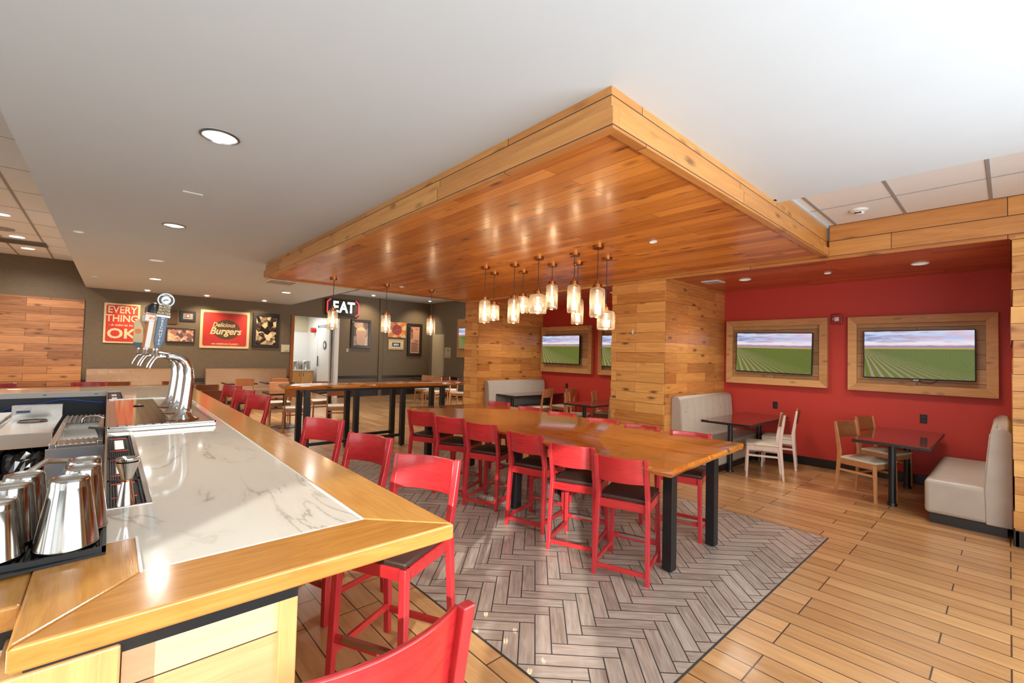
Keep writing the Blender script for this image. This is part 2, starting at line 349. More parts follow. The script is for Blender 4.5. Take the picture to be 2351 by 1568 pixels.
# ================================================================== THE SETTING
XW, YR, YC, ZG, ZS = -16.7, 8.81, 6.6, 3.283, 3.03
struct(MB().box(-21, 1.8, -4.2, 10.5, -.1, 0).make('floor', M['floor']))
# herringbone inlay, real tiles clipped to its rectangle
def herringbone():
    w, L, g = .098, .392, .0035
    X0, X1, Y0, Y1 = -6.9, -1.21, 1.76, 5.34
    bm = bmesh.new(); uv = bm.loops.layers.uv.new('UVMap')
    c, s = math.cos(PI/4), math.sin(PI/4)
    def tile(a0, a1, b0, b1, lng):
        q = []
        for a, b in ((a0+g,b0+g),(a1-g,b0+g),(a1-g,b1-g),(a0+g,b1-g)): q.append((a*c-b*s-4.0, a*s+b*c+3.5))
        cx = sum(p[0] for p in q)/4; cy = sum(p[1] for p in q)/4
        if not (X0-.4 < cx < X1+.4 and Y0-.4 < cy < Y1+.4): return
        f = bm.faces.new([bm.verts.new((x, y, .004)) for x, y in q])
        for l, (u, v) in zip(f.loops, ((0,0),(1,0),(1,1),(0,1)) if lng == 0 else ((0,0),(0,1),(1,1),(1,0))): l[uv].uv = (u*L, v*w)
    n = 4
    for i in range(-60, 60):
        for j in range(-30, 30):
            # L-shaped unit: horizontal tile at (x,y), vertical tile next to it
            x = i+j*n*1; y = i-j*n*1
            tile(x*w, x*w+L, y*w, y*w+w, 0)
            tile((x+n)*w, (x+n)*w+w, (y-n+1)*w, (y+1)*w, 1)
    for co, no in (((X0,0,0),(-1,0,0)),((X1,0,0),(1,0,0)),((0,Y0,0),(0,-1,0)),((0,Y1,0),(0,1,0))):
        bmesh.ops.bisect_plane(bm, geom=bm.verts[:]+bm.edges[:]+bm.faces[:], plane_co=co, plane_no=no, clear_outer=True)
    me = bpy.data.meshes.new('floor_inlay'); bm.to_mesh(me); bm.free(); me.materials.append(M['herr'])
    o = bpy.data.objects.new('floor_inlay', me); COL.objects.link(o); struct(o)
    struct(MB().box(X0-.012, X1+.012, Y0-.012, Y1+.012, -.01, .002).make('floor_grout', M['grout']))
herringbone()
# walls
struct(MB().box(XW-.15, XW, -4.2, 4.79, 0, 4.1).box(XW-.15, XW, 6.3, 10.4, 0, 4.1).box(XW-.15, XW, 4.79, 6.3, 2.92, 4.1).make('wall_west', M['greywall']))
struct(MB().box(XW-.15, -9.06, 10.27, 10.4, 0, 4.1).make('wall_north_far', M['sidewall']))
struct(MB().box(-9.0, 1.0, YR, YR+.12, 0, 3.3).make('wall_north', M['redwall']))
def planked(name, x0, x1, y0, y1, z0, z1, m, skip=()):
    b = MB(); z = z0; i = 0; rnd = random.Random(name)
    while z < z1-.01:
        e = rnd.choice((0, .004, .009, .015)); f = rnd.choice((0, .004, .009, .015))
        b.box(x0-e*(0 if 'w' in skip else 1), x1+e*(0 if 'e' in skip else 1), y0-f, y1, z+.001, min(z+.165, z1)); z += .166
    return b.make(name, m, bevel=.0015, seg=1)
struct(planked('pillar_middle', -4.69, -3.69, YC, YR, 0, ZS, M['pillar']))
struct(planked('pillar_west', -9.06, -8.55, YC, YR, 0, ZS, M['pillar']))
struct(planked('pillar_east', .03, 1.6, YC, YR, 0, ZS, M['pillar']))
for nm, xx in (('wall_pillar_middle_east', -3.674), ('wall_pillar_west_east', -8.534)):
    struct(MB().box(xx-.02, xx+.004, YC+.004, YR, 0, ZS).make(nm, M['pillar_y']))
struct(MB().box(-9.06, -8.95, YR, 10.3, 0, 4.1).make('wall_corridor', M['sidewall']))
struct(MB().box(.02, .06, YC-.03, YR, 0, .15).box(.03, 1.6, YC-.03, YC, 0, .15).make('baseboard_pillar_east', M['basetrim'], bevel=.004))
struct(MB().box(-3.69, .03, YR-.02, YR, 0, .14).make('baseboard_north_east', M['basetrim'], bevel=.006))
struct(MB().box(-8.55, -4.69, YR-.02, YR, 0, .14).make('baseboard_north_west', M['basetrim'], bevel=.006))
struct(MB().box(XW, XW+.03, 6.36, 10.27, 0, .24).box(XW, XW+.03, -4, 4.7, 0, .24).make('baseboard_west', M['basetrim'], bevel=.006))
struct(MB().box(XW, XW+.04, 6.36, 7.95, .7, .79).box(XW, XW+.04, 8.1, 10.27, .7, .79).box(XW, XW+.04, -.5, 4.7, .7, .79).make('trim_chair_rail', M['basetrim'], bevel=.005))
struct(MB().box(XW, XW+.05, 7.95, 8.1, 0, 3.83).make('trim_wall_pilaster', M['greywall'], bevel=.004))
struct(MB().box(XW, -9.1, 10.24, 10.27, .7, .79).box(XW, -9.1, 10.24, 10.27, 0, .2).make('trim_north_far', M['basetrim']))
# wood feature panel at the west wall
b = MB(); rnd = random.Random(4); z = .05
while z < 2.85:
    b.box(XW, XW+.03+rnd.choice((0,.005,.01)), -3.9, -.51, z, z+.19); z += .192
struct(b.make('wall_wood_panel', wood('panel planks', (132, 82, 46), (198, 138, 86), 1, 2, (1.15, .192), knots=.8, rough=.4, coat=.15)))
# unseen east and south walls, window openings placed for the light
def wall_openings(name, fixed, lo, hi, ops, z0, z1, axis, m, th=.15, top=4.1):
    b = MB(); cur = lo
    def bx(a0, a1, za, zb):
        if a1-a0 < 1e-3: return
        if axis == 'y': b.box(fixed, fixed+th, a0, a1, za, zb)
        else: b.box(a0, a1, fixed-th, fixed, za, zb)
    for a0, a1 in ops:
        bx(cur, a0, 0, top); bx(a0, a1, 0, z0); bx(a0, a1, z1, top); cur = a1
    bx(cur, hi, 0, top); struct(b.make(name, m))
EO = EAST_WINDOWS
wall_openings('wall_east', 1.6, -4.2, 10.4, EO, .12, 3.05, 'y', M['whitewall'])
SO = SOUTH_WINDOWS
wall_openings('wall_south', -4.0, -21, 1.75, SO, .9, 3.0, 'x', M['whitewall'])
winm = glass('window glass', (246, 250, 250), 0, .96)
for i, (a0, a1) in enumerate(EO):
    w = struct(MB().box(1.62, 1.7, a0, a0+.05, .12, 3.05).box(1.62, 1.7, a1-.05, a1, .12, 3.05).box(1.62, 1.7, a0, a1, .12, .18).box(1.62, 1.7, a0, a1, 3.0, 3.05).make('window_%d' % (i+1), M['black']))
    MB().box(1.655, 1.66, a0+.05, a1-.05, .18, 3.0).make('pane', winm, w)
    if i > 1: MB().box(1.72, 1.725, a0, a1, .12, 3.05).make('sun_blocker', simple('white blocker sheet %d' % i, (235, 232, 225), .9), w)  # opaque sheet added outside the pane to keep direct sun out
for i, (a0, a1) in enumerate(SO):
    w = struct(MB().box(a0, a0+.05, -4.1, -4.02, .9, 3).box(a1-.05, a1, -4.1, -4.02, .9, 3).box(a0, a1, -4.1, -4.02, .9, .95).box(a0, a1, -4.1, -4.02, 2.95, 3).make('window_%d' % (i+5), M['black']))
    MB().box(a0+.05, a1-.05, -4.065, -4.06, .95, 2.95).make('pane', winm, w)
    if i < 0: MB().box(a0, a1, -4.145, -4.14, .9, 3.0).make('sun_blocker', simple('south blocker sheet %d' % i, (235, 232, 225), .9), w)
# ceilings
struct(MB().box(-21, 1.8, -4.2, 10.5, 4.1, 4.2).make('ceiling_deck', M['gyp']))
struct(MB().prism([(XW, -.50), (1.6, -.64), (1.6, 4.86), (XW, 4.62)], ZG, ZG+.14).make('ceiling', M['gyp']))
struct(MB().box(-1.5, 1.6, 4.8, YC+.1, 3.425, 3.5).make('ceiling_tiles_east', M['tileceil']))
b = MB()
for x in (-1.41, -.765, -.11, .54, 1.19): b.box(x-.012, x+.012, 4.86, YC, 3.418, 3.43)
b.box(-1.5, 1.6, 5.82, 5.83, 3.42, 3.43); struct(b.make('ceiling_grid_east', M['grid']))
struct(MB().box(XW, 1.6, -4.0, -.45, 3.95, 4.0).make('ceiling_tiles_south', M['tileceil']))
b = MB()
for y in (-1.14, -1.75, -2.36, -2.97): b.box(XW, 1.6, y-.014, y+.014, 3.94, 3.953)
for i in range(16): b.box(XW+.9+i*1.22, XW+.906+i*1.22, -4, -.5, 3.946, 3.953)
struct(b.make('ceiling_grid_south', M['grid']))
struct(MB().box(XW, -8.9, 4.5, 10.3, 3.84, 3.92).make('ceiling_north_west', M['gyp']))
struct(MB().prism([(XW, -.51), (1.6, -.65), (1.6, -.62), (XW, -.48)], ZG+.15, 3.96).box(XW, -9.0, 4.62, 4.66, ZG, 3.9).make('ceiling_edge', M['gyp']))
# canopy over the long tables, and the beam that carries on over the alcove
cx0, cx1, cy0, cy1 = -9.06, -1.51, 2.08, YC
can = struct(MB().box(cx0+.03, cx1-.03, cy0+.03, cy1+.02, 3.05, 3.27).make('ceiling_canopy', M['canopy']))
fm = MB().box(cx0, cx1-.035, cy0, cy0+.035, 3.15, ZG+.0).make('fascia', M['fascia'], can)
MB().box(cx0-.02, cx1+.03, cy0-.025, cy0+.035, 3.02, 3.148).make('fascia', M['fascia'], can, bevel=.002)
MB().box(cx1-.0345, cx1, cy0+.0, 4.83, 3.15, ZG).box(cx1-.035, cx1, 4.83, cy1, 3.15, 3.41).make('fascia', M['fascia_y'], can)
MB().box(cx1-.035, cx1+.03, cy0+.036, cy1-.02, 3.02, 3.148).make('fascia', M['fascia_y'], can, bevel=.002)
MB().box(cx0-.02, cx0+.02, cy0+.04, cy1, 3.02, ZG).make('fascia', M['fascia_y'], can)
beam = struct(MB().box(-1.48, 1.6, YC-.01, YC+.06, 3.22, 3.41).box(-1.48, 1.6, YC-.03, YC+.06, 3.03, 3.218).make('ceiling_beam', M['fascia'], bevel=.002))
struct(MB().box(-1.48, 1.6, YC-.015, YC+.06, 3.41, 3.432).make('trim_beam_top', M['fascia']))
struct(MB().box(-9.0, .05, YC-.012, YC+.03, 3.0, 3.052).make('trim_alcove_head', M['fascia'], bevel=.002))
struct(MB().box(-8.55, .03, YC+.03, YR, 3.03, 3.25).make('ceiling_alcoves', M['soffit']))
struct(MB().box(-9.06, 1.6, YC+.06, YC+.1, 3.05, 4.1).make('wall_bulkhead', M['gyp']))
struct(MB().box(-9.1, -1.49, 4.7, 4.75, ZG, 4.1).box(-1.52, -1.49, 4.7, YC+.1, 3.4, 4.1).box(-9.1, -9.06, 4.7, 6.7, ZG, 4.1).make('wall_plenum', M['gyp']))
# doorway and the service room beyond it
dr = struct(MB().box(XW-.17, XW+.03, 4.70, 4.80, 0, 2.93).make('door_1', wood('door jamb wood', (140, 72, 26), (190, 110, 50), 2, 1, None, knots=0)))
struct(MB().box(-20.35, -20.2, 4.0, 6.6, 0, 3.2).box(-20.2, XW-.15, 6.36, 6.5, 0, 3.2).box(-20.2, XW-.15, 3.9, 4.0, 0, 3.2).box(-20.3, XW-.15, 3.9, 6.5, 3.15, 3.25).make('wall_service_room', M['whitewall']))
struct(MB().box(-20.2, -20.18, 4.0, 6.36, 2.5, 3.15).make('wall_service_room_band', M['palepaint']))
struct(MB().box(XW-.17, XW+.04, 6.27, 6.36, 0, 2.92).make('door_2', M['white']))
dl = struct(MB().box(-18.7, -18.6, 6.28, 6.36, 0, 2.72).box(-17.0, -16.9, 6.28, 6.36, 0, 2.72).box(-18.7, -16.9, 6.28, 6.36, 2.64, 2.74).make('door_3', M['grid']))
leaf = MB().box(-18.55, -17.3, 6.24, 6.3, .02, 2.62).make('door_leaf', M['white'], dl)
MB().bar((-18.4,6.2,1.1),(-18.4,6.2,1.5),.03,.03).make('handle', M['black'], leaf)
MB().lathe([(.0,0),(.17,0),(.17,.01),(0,.01)], n=20, caps=False).make('round_sign', M['black'], leaf, loc=(-17.75,6.235,1.93), rot=(PI/2,0,0))
MB().prism([(-.1,0),(0,-.13),(.1,0),(0,.13)], .011, .014).make('emblem', M['white'], leaf, loc=(-17.75,6.235,1.93), rot=(PI/2,0,0))
area('service_room_light', (-18.6, 5.2, 3.1), (0, 0, -1), 1.5, 1.5, 45, (1, .99, .97))
t = thing('base_cabinet', 'pale maple cabinet with white top seen through the doorway', 'cabinet', (-19.1, 5.6, 0))
MB().box(-.4, .3, -.35, .6, .0, .9).make('body', M['maple'], t); MB().box(-.42, .34, -.37, .62, .9, .95).make('worktop', M['white'], t)
for y in (-.33, .14):
    d = MB().box(.3, .32, y, y+.44, .04, .86).make('door', M['maple'], t, bevel=.003)
    MB().bar((.34, y+(.38 if y < 0 else .06), .68), (.34, y+(.38 if y < 0 else .06), .82), .012, .012).make('handle', M['black'], d)
for k, (yy, lab) in enumerate(((5.55, 'round silver canister on the cabinet top beyond the doorway, left one'), (5.95, 'round silver canister on the cabinet top beyond the doorway, right one'))):
    tag(MB().lathe([(.0,.952),(.19,.952),(.19,1.26),(.17,1.29),(0,1.29)], caps=False).make('canister', M['steel'], loc=(-19.05, yy, 0), smooth=True), lab, 'canister', 'silver canisters beyond the doorway')
tag(MB().lathe([(0,0),(.1,0),(.1,.16),(0,.16)], caps=False).make('fire_strobe', M['signred'], loc=(-19.2,6.33,2.55), rot=(PI/2,0,0)), 'small red alarm high on the service room wall beyond the doorway', 'alarm')
# ================================================================== CEILING FITTINGS
def disc_light(name, label, loc, r, kind, group=None, cat='light'):
    t = thing(name, label, cat, loc, 0, group)
    MB().lathe([(r, 0), (r*1.02, -.006), (r*.9, -.012), (r*.86, 0), (r*.86,.03)], n=32, caps=False).make('trim_ring', M['steeldark'] if kind == 'big' else M['white'], t, smooth=True)
    if kind in ('big',):
        MB().lathe([(r*.87, -.004), (r*.62, .09)], n=32, caps=False).make('reflector', M['white'], t, smooth=True)
        MB().lathe([(.001, .088), (r*.63, .09)], n=32, caps=False).make('lens', M['lit'], t)
    else:
        MB().lathe([(.001, -.004), (r*.88, -.003)], n=24, caps=False).make('lens', M['lit' if kind == 'lit' else 'dim'], t)
    if kind in ('big', 'lit'):
        l = bpy.data.lights.new('downlight_beam', 'SPOT'); l.energy = 110 if kind == 'big' else 260; l.spot_size = 2.8; l.spot_blend = 1; l.color = (1, .94, .86); l.shadow_soft_size = .08
        o = bpy.data.objects.new('downlight_beam', l); COL.objects.link(o); o.location = (loc[0], loc[1], loc[2]-.04)
    return t
# holes are shallow cans set up into the ceiling: the big ones sit in a short collar
for lab, x, y in (('large round recessed downlight nearest the bar corner', -3.87, .552), ('recessed downlight second from the camera above the bar', -7.135, .57)):
    t = disc_light('downlight', lab, (x, y, ZG-.002), .125, 'big', 'recessed downlights in the white ceiling')
    MB().lathe([(.126, 0), (.126, .1), (.0, .1)], n=24, caps=False).make('can', M['white'], t)
for o_ in list(bpy.data.objects):
    if o_.name.startswith('ceiling') and o_.name == 'ceiling': CEIL = o_
for x, y in ((-3.87, .552), (-7.135, .57)):
    c_ = MB().lathe([(0, -.2), (.12, -.2), (.12, .3), (0, .3)], n=32, caps=False)
    bmesh.ops.recalc_face_normals(c_.bm, faces=c_.bm.faces); bmesh.ops.remove_doubles(c_.bm, verts=c_.bm.verts, dist=1e-5)
    me_ = bpy.data.meshes.new('cut'); c_.bm.to_mesh(me_); c_.bm.free(); co_ = bpy.data.objects.new('cut', me_); COL.objects.link(co_); co_.location = (x, y, ZG)
    md = CEIL.modifiers.new('hole', 'BOOLEAN'); md.object = co_; md.solver = 'EXACT'
    bpy.context.view_layer.update(); dg = bpy.context.evaluated_depsgraph_get(); nm_ = bpy.data.meshes.new_from_object(CEIL.evaluated_get(dg))
    CEIL.modifiers.clear(); CEIL.data = nm_; bpy.data.objects.remove(co_)
for lab, x, y, z, k, r in (
    ('unlit round downlight trim above the middle of the bar', -10.27, .59, ZG, 'dim', .12), ('lit downlight above the far end of the bar', -13.14, .75, ZG, 'lit', .12),
    ('lit round downlight beside the canopy, in front of the doorway', -13.14, 3.54, ZG, 'lit', .12), ('lit downlight half hidden behind the canopy corner', -10.72, 3.54, ZG, 'lit', .12),
    ('small round sprinkler cover near the dropped ceiling edge', -8.54, -.36, ZG, 'dim', .06), ('small far sprinkler cover near the dropped ceiling corner', -13.84, -.28, ZG, 'dim', .06),
    ('flush white disc in the canopy planks right of the pendants', -2.68, 4.52, 3.05, 'dim', .045), ('flush white disc in the canopy planks near the three pendants', -8.16, 4.33, 3.05, 'dim', .045),
    ('pale downlight in the right alcove soffit, left one', -2.82, 7.52, ZS, 'dim', .09), ('small white disc in the right alcove soffit, centre', -1.75, 7.69, ZS, 'dim', .045),
    ('pale downlight in the right alcove soffit, right one', -.755, 7.67, ZS, 'dim', .09), ('pale downlight in the left alcove soffit beside the pillar', -5.27, 7.46, ZS, 'dim', .09),
    ('lit downlight in the far left tiled ceiling, nearest one', -11.6, -1.44, 3.945, 'lit', .11), ('lit downlight in the far left tiled ceiling, middle one', -13.8, -1.49, 3.945, 'lit', .13), ('lit downlight in the far left tiled ceiling, nearest the wall', -15.3, -1.47, 3.945, 'lit', .13)):
    disc_light('downlight', lab, (x, y, z-.002), r, k)
for lab, x, y, z in (('adjustable wall washer lamp above the red everything sign', -15.9, .75, ZG), ('adjustable wall washer lamp above the burgers sign', -15.9, 2.12, ZG), ('adjustable wall washer lamp above the framed snack photo', -15.9, 3.65, ZG), ('adjustable wall washer lamp above the dark framed cup photo', -15.9, 7.3, 3.84), ('adjustable wall washer lamp in the far corner ceiling', -15.7, 9.62, 3.84)):
    t = thing('eyeball_light', lab, 'light', (x, y, z), 0, 'wall washer lamps by the picture wall')
    MB().lathe([(.0, -.002), (.11, -.002), (.1, -.014), (0, -.014)], caps=False).make('trim_ring', M['white'], t)
    MB().lathe([(.0, -.03), (.05, -.03), (.055, .0)], caps=False).make('lens', M['lit'], t)
    l = bpy.data.lights.new('wall_washer', 'SPOT'); l.energy = 110; l.spot_size = 1.7; l.spot_blend = .9; l.color = (1, .8, .55); l.shadow_soft_size = .04
    o = bpy.data.objects.new('wall_washer', l); COL.objects.link(o); o.location = (x, y, z-.08); o.rotation_euler = Vector((-.9, 0, -1.5)).to_track_quat('-Z', 'Y').to_euler()
tag(MB().box(-5.52, -5.47, .49, .66, ZG-.012, ZG).make('ceiling_bracket', M['white'], bevel=.006), 'small white bar fixed on the ceiling between two downlights', 'ceiling fitting')
t = thing('ceiling_vent', 'white square slotted vent in the ceiling beside the canopy', 'vent', (-11.28, 2.92, ZG))
MB().box(-.3, .3, -.3, .3, -.012, 0).make('frame', M['white'], t)
for k in range(9): MB().box(-.26, .26, -.25+k*.06, -.225+k*.06, -.02, -.012).make('slat', M['grid'], t)
t = thing('ceiling_vent', 'white square vent in the right alcove soffit', 'vent', (-3.3, 7.46, ZS))
MB().box(-.14, .14, -.14, .14, -.012, 0).make('frame', M['white'], t)
for k in range(5): MB().box(-.11, .11, -.11+k*.05, -.09+k*.05, -.018, -.012).make('slat', M['grid'], t)
t = thing('smoke_detector', 'white smoke detector on the ceiling tiles behind the canopy corner', 'smoke detector', (-1.1, 6.1, 3.425))
MB().lathe([(0, 0), (.085, 0), (.08, -.02), (.05, -.03), (.045, -.055), (0, -.06)][::-1], caps=False).make('housing', M['white'], t, smooth=True)
MB().box(-.03, .03, -.048, -.04, -.05, -.035).make('sensor_slot', M['black'], t)
tag(MB().lathe([(0, -.01), (.17, -.01), (.18, 0)], caps=False).make('ceiling_speaker', M['grid'], loc=(-13.1, -1.5-.12, 3.945)), 'round grey speaker grille in the far left tiled ceiling', 'speaker')
t = thing('ceiling_vent', 'long slotted air vent in the far left tiled ceiling', 'vent', (-14.5, -1.6, 3.945))
MB().box(-.3, .3, -.6, .5, -.012, 0).make('frame', M['steeldark'], t)
for x, y in ((-2.82, 7.5), (-.755, 7.6), (-5.27, 7.5), (-7.6, 7.5)):  # spots added to brighten the alcoves; the leftmost has no fitting
    l = bpy.data.lights.new('alcove_fill_spot', 'SPOT'); l.energy = 140; l.spot_size = 2.6; l.spot_blend = 1; l.color = (1, .93, .84); l.shadow_soft_size = .3
    o = bpy.data.objects.new('alcove_fill_spot', l); COL.objects.link(o); o.location = (x, y-.2, 2.98)
# pendants
def pendant(label, x, y, zt, zb, r, group):
    t = thing('pendant_light', label, 'pendant light', (x, y, 3.05), 0, group)
    MB().lathe([(0, 0), (.07, 0), (.07, -.028), (.064, -.034), (0, -.034)], caps=False).make('ceiling_rose', M['brass'], t, smooth=True)
    top = zt-3.05; bot = zb-3.05
    MB().tube([(0,0,-.03), (0,0,top+.07)], .005, 6).make('cord', M['black'], t)
    sc_ = MB().lathe([(0, top+.085), (.018, top+.085), (.022, top+.05), (.05, top+.045), (.05, top+.022), (.062, top+.02), (.062, top-.002), (0, top-.002)], caps=False).make('socket_cap', M['brass'], t, smooth=True, ang=.9)
    prof = [(.055, top), (r*.75, top-.004), (r*.94, top-.016), (r, top-.045), (r, bot+.04), (r*.96, bot+.014), (r*.82, bot)]
    sh = MB().lathe(prof, n=32, caps=False).make('glass_shade', M['smoke'], t, smooth=True, ang=1.2)
    h = top-bot
    MB().lathe([(.004, top-.06), (.009, top-.065), (.013, top-h*.4), (.013, top-h*.62), (.0, top-h*.7)], n=12, caps=False).make('bulb', M['bulb'], sc_, smooth=True)
    l = bpy.data.lights.new('bulb_light', 'POINT'); l.energy = 8; l.color = (1, .78, .5); l.shadow_soft_size = .03
    o = bpy.data.objects.new('bulb_light', l); COL.objects.link(o); o.location = (x, y, zb+h*.45)
G10 = 'smoked glass pendants over the long table'
for lab, x, y, a, b, r in (
    ('tall smoked glass pendant, leftmost of the cluster of ten', -5.31, 4.21, 2.547, 2.201, .084), ('short wide pendant just right of the leftmost tall one', -5.58, 4.61, 2.533, 2.276, .091),
    ('tall pendant third from the left of the cluster', -4.83, 4.37, 2.548, 2.190, .087), ('short pendant partly behind the third tall one', -5.12, 4.82, 2.653, 2.389, .094),
    ('largest short wide pendant in the middle of the cluster', -4.22, 4.25, 2.547, 2.284, .118), ('tall pendant hung highest, right of the wide middle one', -4.41, 4.725, 2.758, 2.398, .085),
    ('tall pendant in front of a lower one, seventh from left', -3.73, 4.41, 2.647, 2.282, .086), ('lower tall pendant half hidden behind its neighbour', -4.06, 4.88, 2.537, 2.180, .086),
    ('big tall pendant on the longest visible cord, near the pillar', -3.264, 4.284, 2.549, 2.195, .09), ('short wide pendant hung lowest beside the middle pillar', -3.573, 4.883, 2.344, 2.086, .118)): pendant(lab, x, y, a, b, r, G10)
for lab, x, y, a, b in (('small far pendant in front of the lit word sign', -8.28, 3.03, 2.459, 2.117), ('middle one of three far pendants, beside the sunburst sign', -8.215, 4.044, 2.456, 2.111), ('right one of three far pendants, by the room corner', -8.18, 5.047, 2.464, 2.11)): pendant(lab, x, y, a, b, .088, 'three pendants over the far tall table')
# ================================================================== THE BAR
bar = thing('bar_counter', 'long bar with white veined stone top and golden wood rail', 'bar counter', (0, 0, 0))
def bprism(name, poly, z0, z1, m, bevel=.007, parent=bar, seg=3): return MB().prism(poly, z0, z1).make(name, m, parent, bevel=bevel, seg=seg)
bprism('rail_board', [(-1.47,-.14), (-1.47,1.04), (-1.735,.785), (-1.735,.10)], 1.0, 1.06, M['bartop_y'])
bprism('rail_board', [(-1.472,1.038), (-9.9,1.09), (-9.6,.84), (-1.737,.787)], 1.0, 1.06, M['bartop'])
bprism('rail_board', [(-9.9,1.088), (-9.9,-3.9), (-9.6,-3.9), (-9.6,.838)], 1.0, 1.06, M['bartop_y'])
bprism('rail_board', [(-1.475,-.141), (-1.737,.099), (-2.053,.099), (-2.055,.024), (-2.3,.02), (-2.3,-.14)], .998, 1.059, M['bartop'])
bprism('rail_board', [(-1.72,-.142), (-2.31,-.142), (-2.31,-1.6), (-1.72,-1.6)], .99, 1.052, M['bartop'])
MB().prism([(-9.598,-3.9), (-8.9,-3.9), (-8.9,.02), (-8.82,.02), (-8.82,.18), (-7.03,.18), (-7.03,.02), (-4.6,.02), (-4.6,.168), (-2.47,.168), (-2.47,.02), (-2.057,.02), (-2.057,.102), (-1.742,.102), (-1.742,.78), (-9.598,.832)], 1.025, 1.0585).make('stone_top', M['stone'], bar, bevel=.002)
MB().prism([(-1.741,.779), (-9.6,.832), (-9.6,.84), (-1.735,.787)], 1.02, 1.062).make('edge_strip', M['white'], bar)
MB().box(-2.062, -1.739, .096, .103, 1.02, 1.061).make('edge_strip', M['white'], bar)
MB().box(-1.94, -1.62, .06, .5, 0, .93).make('body', M['barpanel'], bar)
MB().box(-9.4, -1.64, .44, .5, 0, .93).make('front_panel', M['barpanel_x'], bar)
MB().box(-1.63, -1.6, .45, .505, 0, .925).make('corner_post', M['barend'], bar, bevel=.003)
MB().box(-1.93, -1.545, -.17, .055, 0, .955).make('end_board', M['barend'], bar, bevel=.006)
MB().box(-9.4, -1.6, .40, .49, .93, 1.0).box(-1.75, -1.555, -.12, .49, .93, 1.0).box(-1.9, -1.76, -1.6, -.12, .93, .99).make('dark_fascia', M['black'], bar)
MB().box(-1.9, -1.8, -1.6, -.175, 0, .93).make('service_door', M['whitewall'], bar)
MB().box(-9.7, -8.95, -3.9, -.0, 0, 1.0).make('return_body', M['granite'], bar)
MB().box(-8.95, -8.9, -3.9, .02, 0, .985).make('splash_panel', M['granite'], bar)
MB().box(-8.93, -8.885, -3.9, .02, .985, 1.056).make('steel_edge', simple('satin grey edge', (190, 190, 186), .4), bar)
for y in (-.62, -.1): MB().box(-8.885, -8.883, y-.02, y+.02, 1.015, 1.03).make('sticker', M['teal'], bar)
MB().box(-9.0, -2.06, .012, .02, .9, 1.057).make('steel_edge', M['steel'], bar)
MB().tube([(-1.7,.64,.2), (-9,.64,.2)], .022).make('foot_rail', M['black'], bar)
for x in (-1.9, -3.8, -5.7, -7.6): MB().bar((x,.5,.2), (x,.64,.2), .03, .03).make('rail_bracket', M['black'], bar)
# recessed mats in the counter edge
def bar_mat(label, x0, x1, y0, y1, stripes=(), labels=(), zt=1.02, group=None):
    t = thing('bar_mat', label, 'bar mat', (x0, y0, zt), 0, group); w = x1-x0; d = y1-y0
    MB().box(0, w, 0, d, 0, .006).make('base', M['rubber'], t)
    b = MB(); n = 10
    for k in range(n): b.box(.01, w-.01, .012+k*(d-.03)/n, .012+k*(d-.03)/n+.006, .006, .016)
    b.box(0, w, 0, .008, 0, .02).box(0, w, d-.008, d, 0, .02).box(0, .008, 0, d, 0, .02).box(w-.008, w, 0, d, 0, .02).make('ribs', M['rubber'], t)
    for s_ in stripes: MB().box(s_, s_+.012, .015, d-.02, .016, .019).make('red_stripe', M['signred'], t)
    for a, b_ in labels: MB().box(a, b_, d*.3, d*.68, .016, .0175).make('label_patch', M['white'], t)
    return t
struct(MB().box(-4.6, -2.47, .018, .168, 1.0, 1.018).box(-4.6, -2.47, .15, .168, 1.018, 1.061).box(-2.478, -2.466, .018, .168, 1.0, 1.061).box(-8.82, -7.03, .018, .18, 1.0, 1.018).box(-8.82, -7.03, .165, .18, 1.018, 1.061).make('trim_drain_channel', M['steel'], bevel=.001))
GM = 'ribbed rubber mats set in the bar edge'
bar_mat('ribbed black bar mat with red stripes under the jigger, nearest', -3.05, -2.48, .022, .148, (.06, .33), ((.08, .3),), group=GM)
bar_mat('ribbed black bar mat with red stripes, just behind the jigger', -3.68, -3.07, .022, .148, (.06, .5), ((.12, .45),), group=GM)
bar_mat('ribbed black bar mat with white label patch beside the tap tray', -4.55, -3.70, .022, .148, (.12, .62), ((.2, .56),), group=GM)
bar_mat('far ribbed bar mat with red stripes beyond the tap tray', -8.78, -7.08, .022, .16, (.2, .7, 1.2, 1.6), ((.3, .6), (.8, 1.1), (1.3, 1.55)), group=GM)
t = thing('drip_mat', 'thick black ribbed rubber mat holding the upturned shaker cups', 'bar mat', (-1.945, .02, 1.06), math.radians(0))
R8 = math.radians(8)
t.rotation_euler = (0, 0, 0)
MB().prism([(-.0,0), (-.36,0), (-.36,-.75), (0.09,-.75), (.06,-.5), (0,0)][:4], 0, .008).make('base', M['rubber'], t)
b = MB()
for k in range(46): b.box(-.35, -.01, -.015-k*.016, -.009-k*.016, .008, .02)
b.box(-.012, 0, -.75, 0, 0, .024).box(-.36, 0, -.01, 0, 0, .024).box(-.36, -.35, -.75, 0, 0, .024).make('ribs', M['rubber'], t)
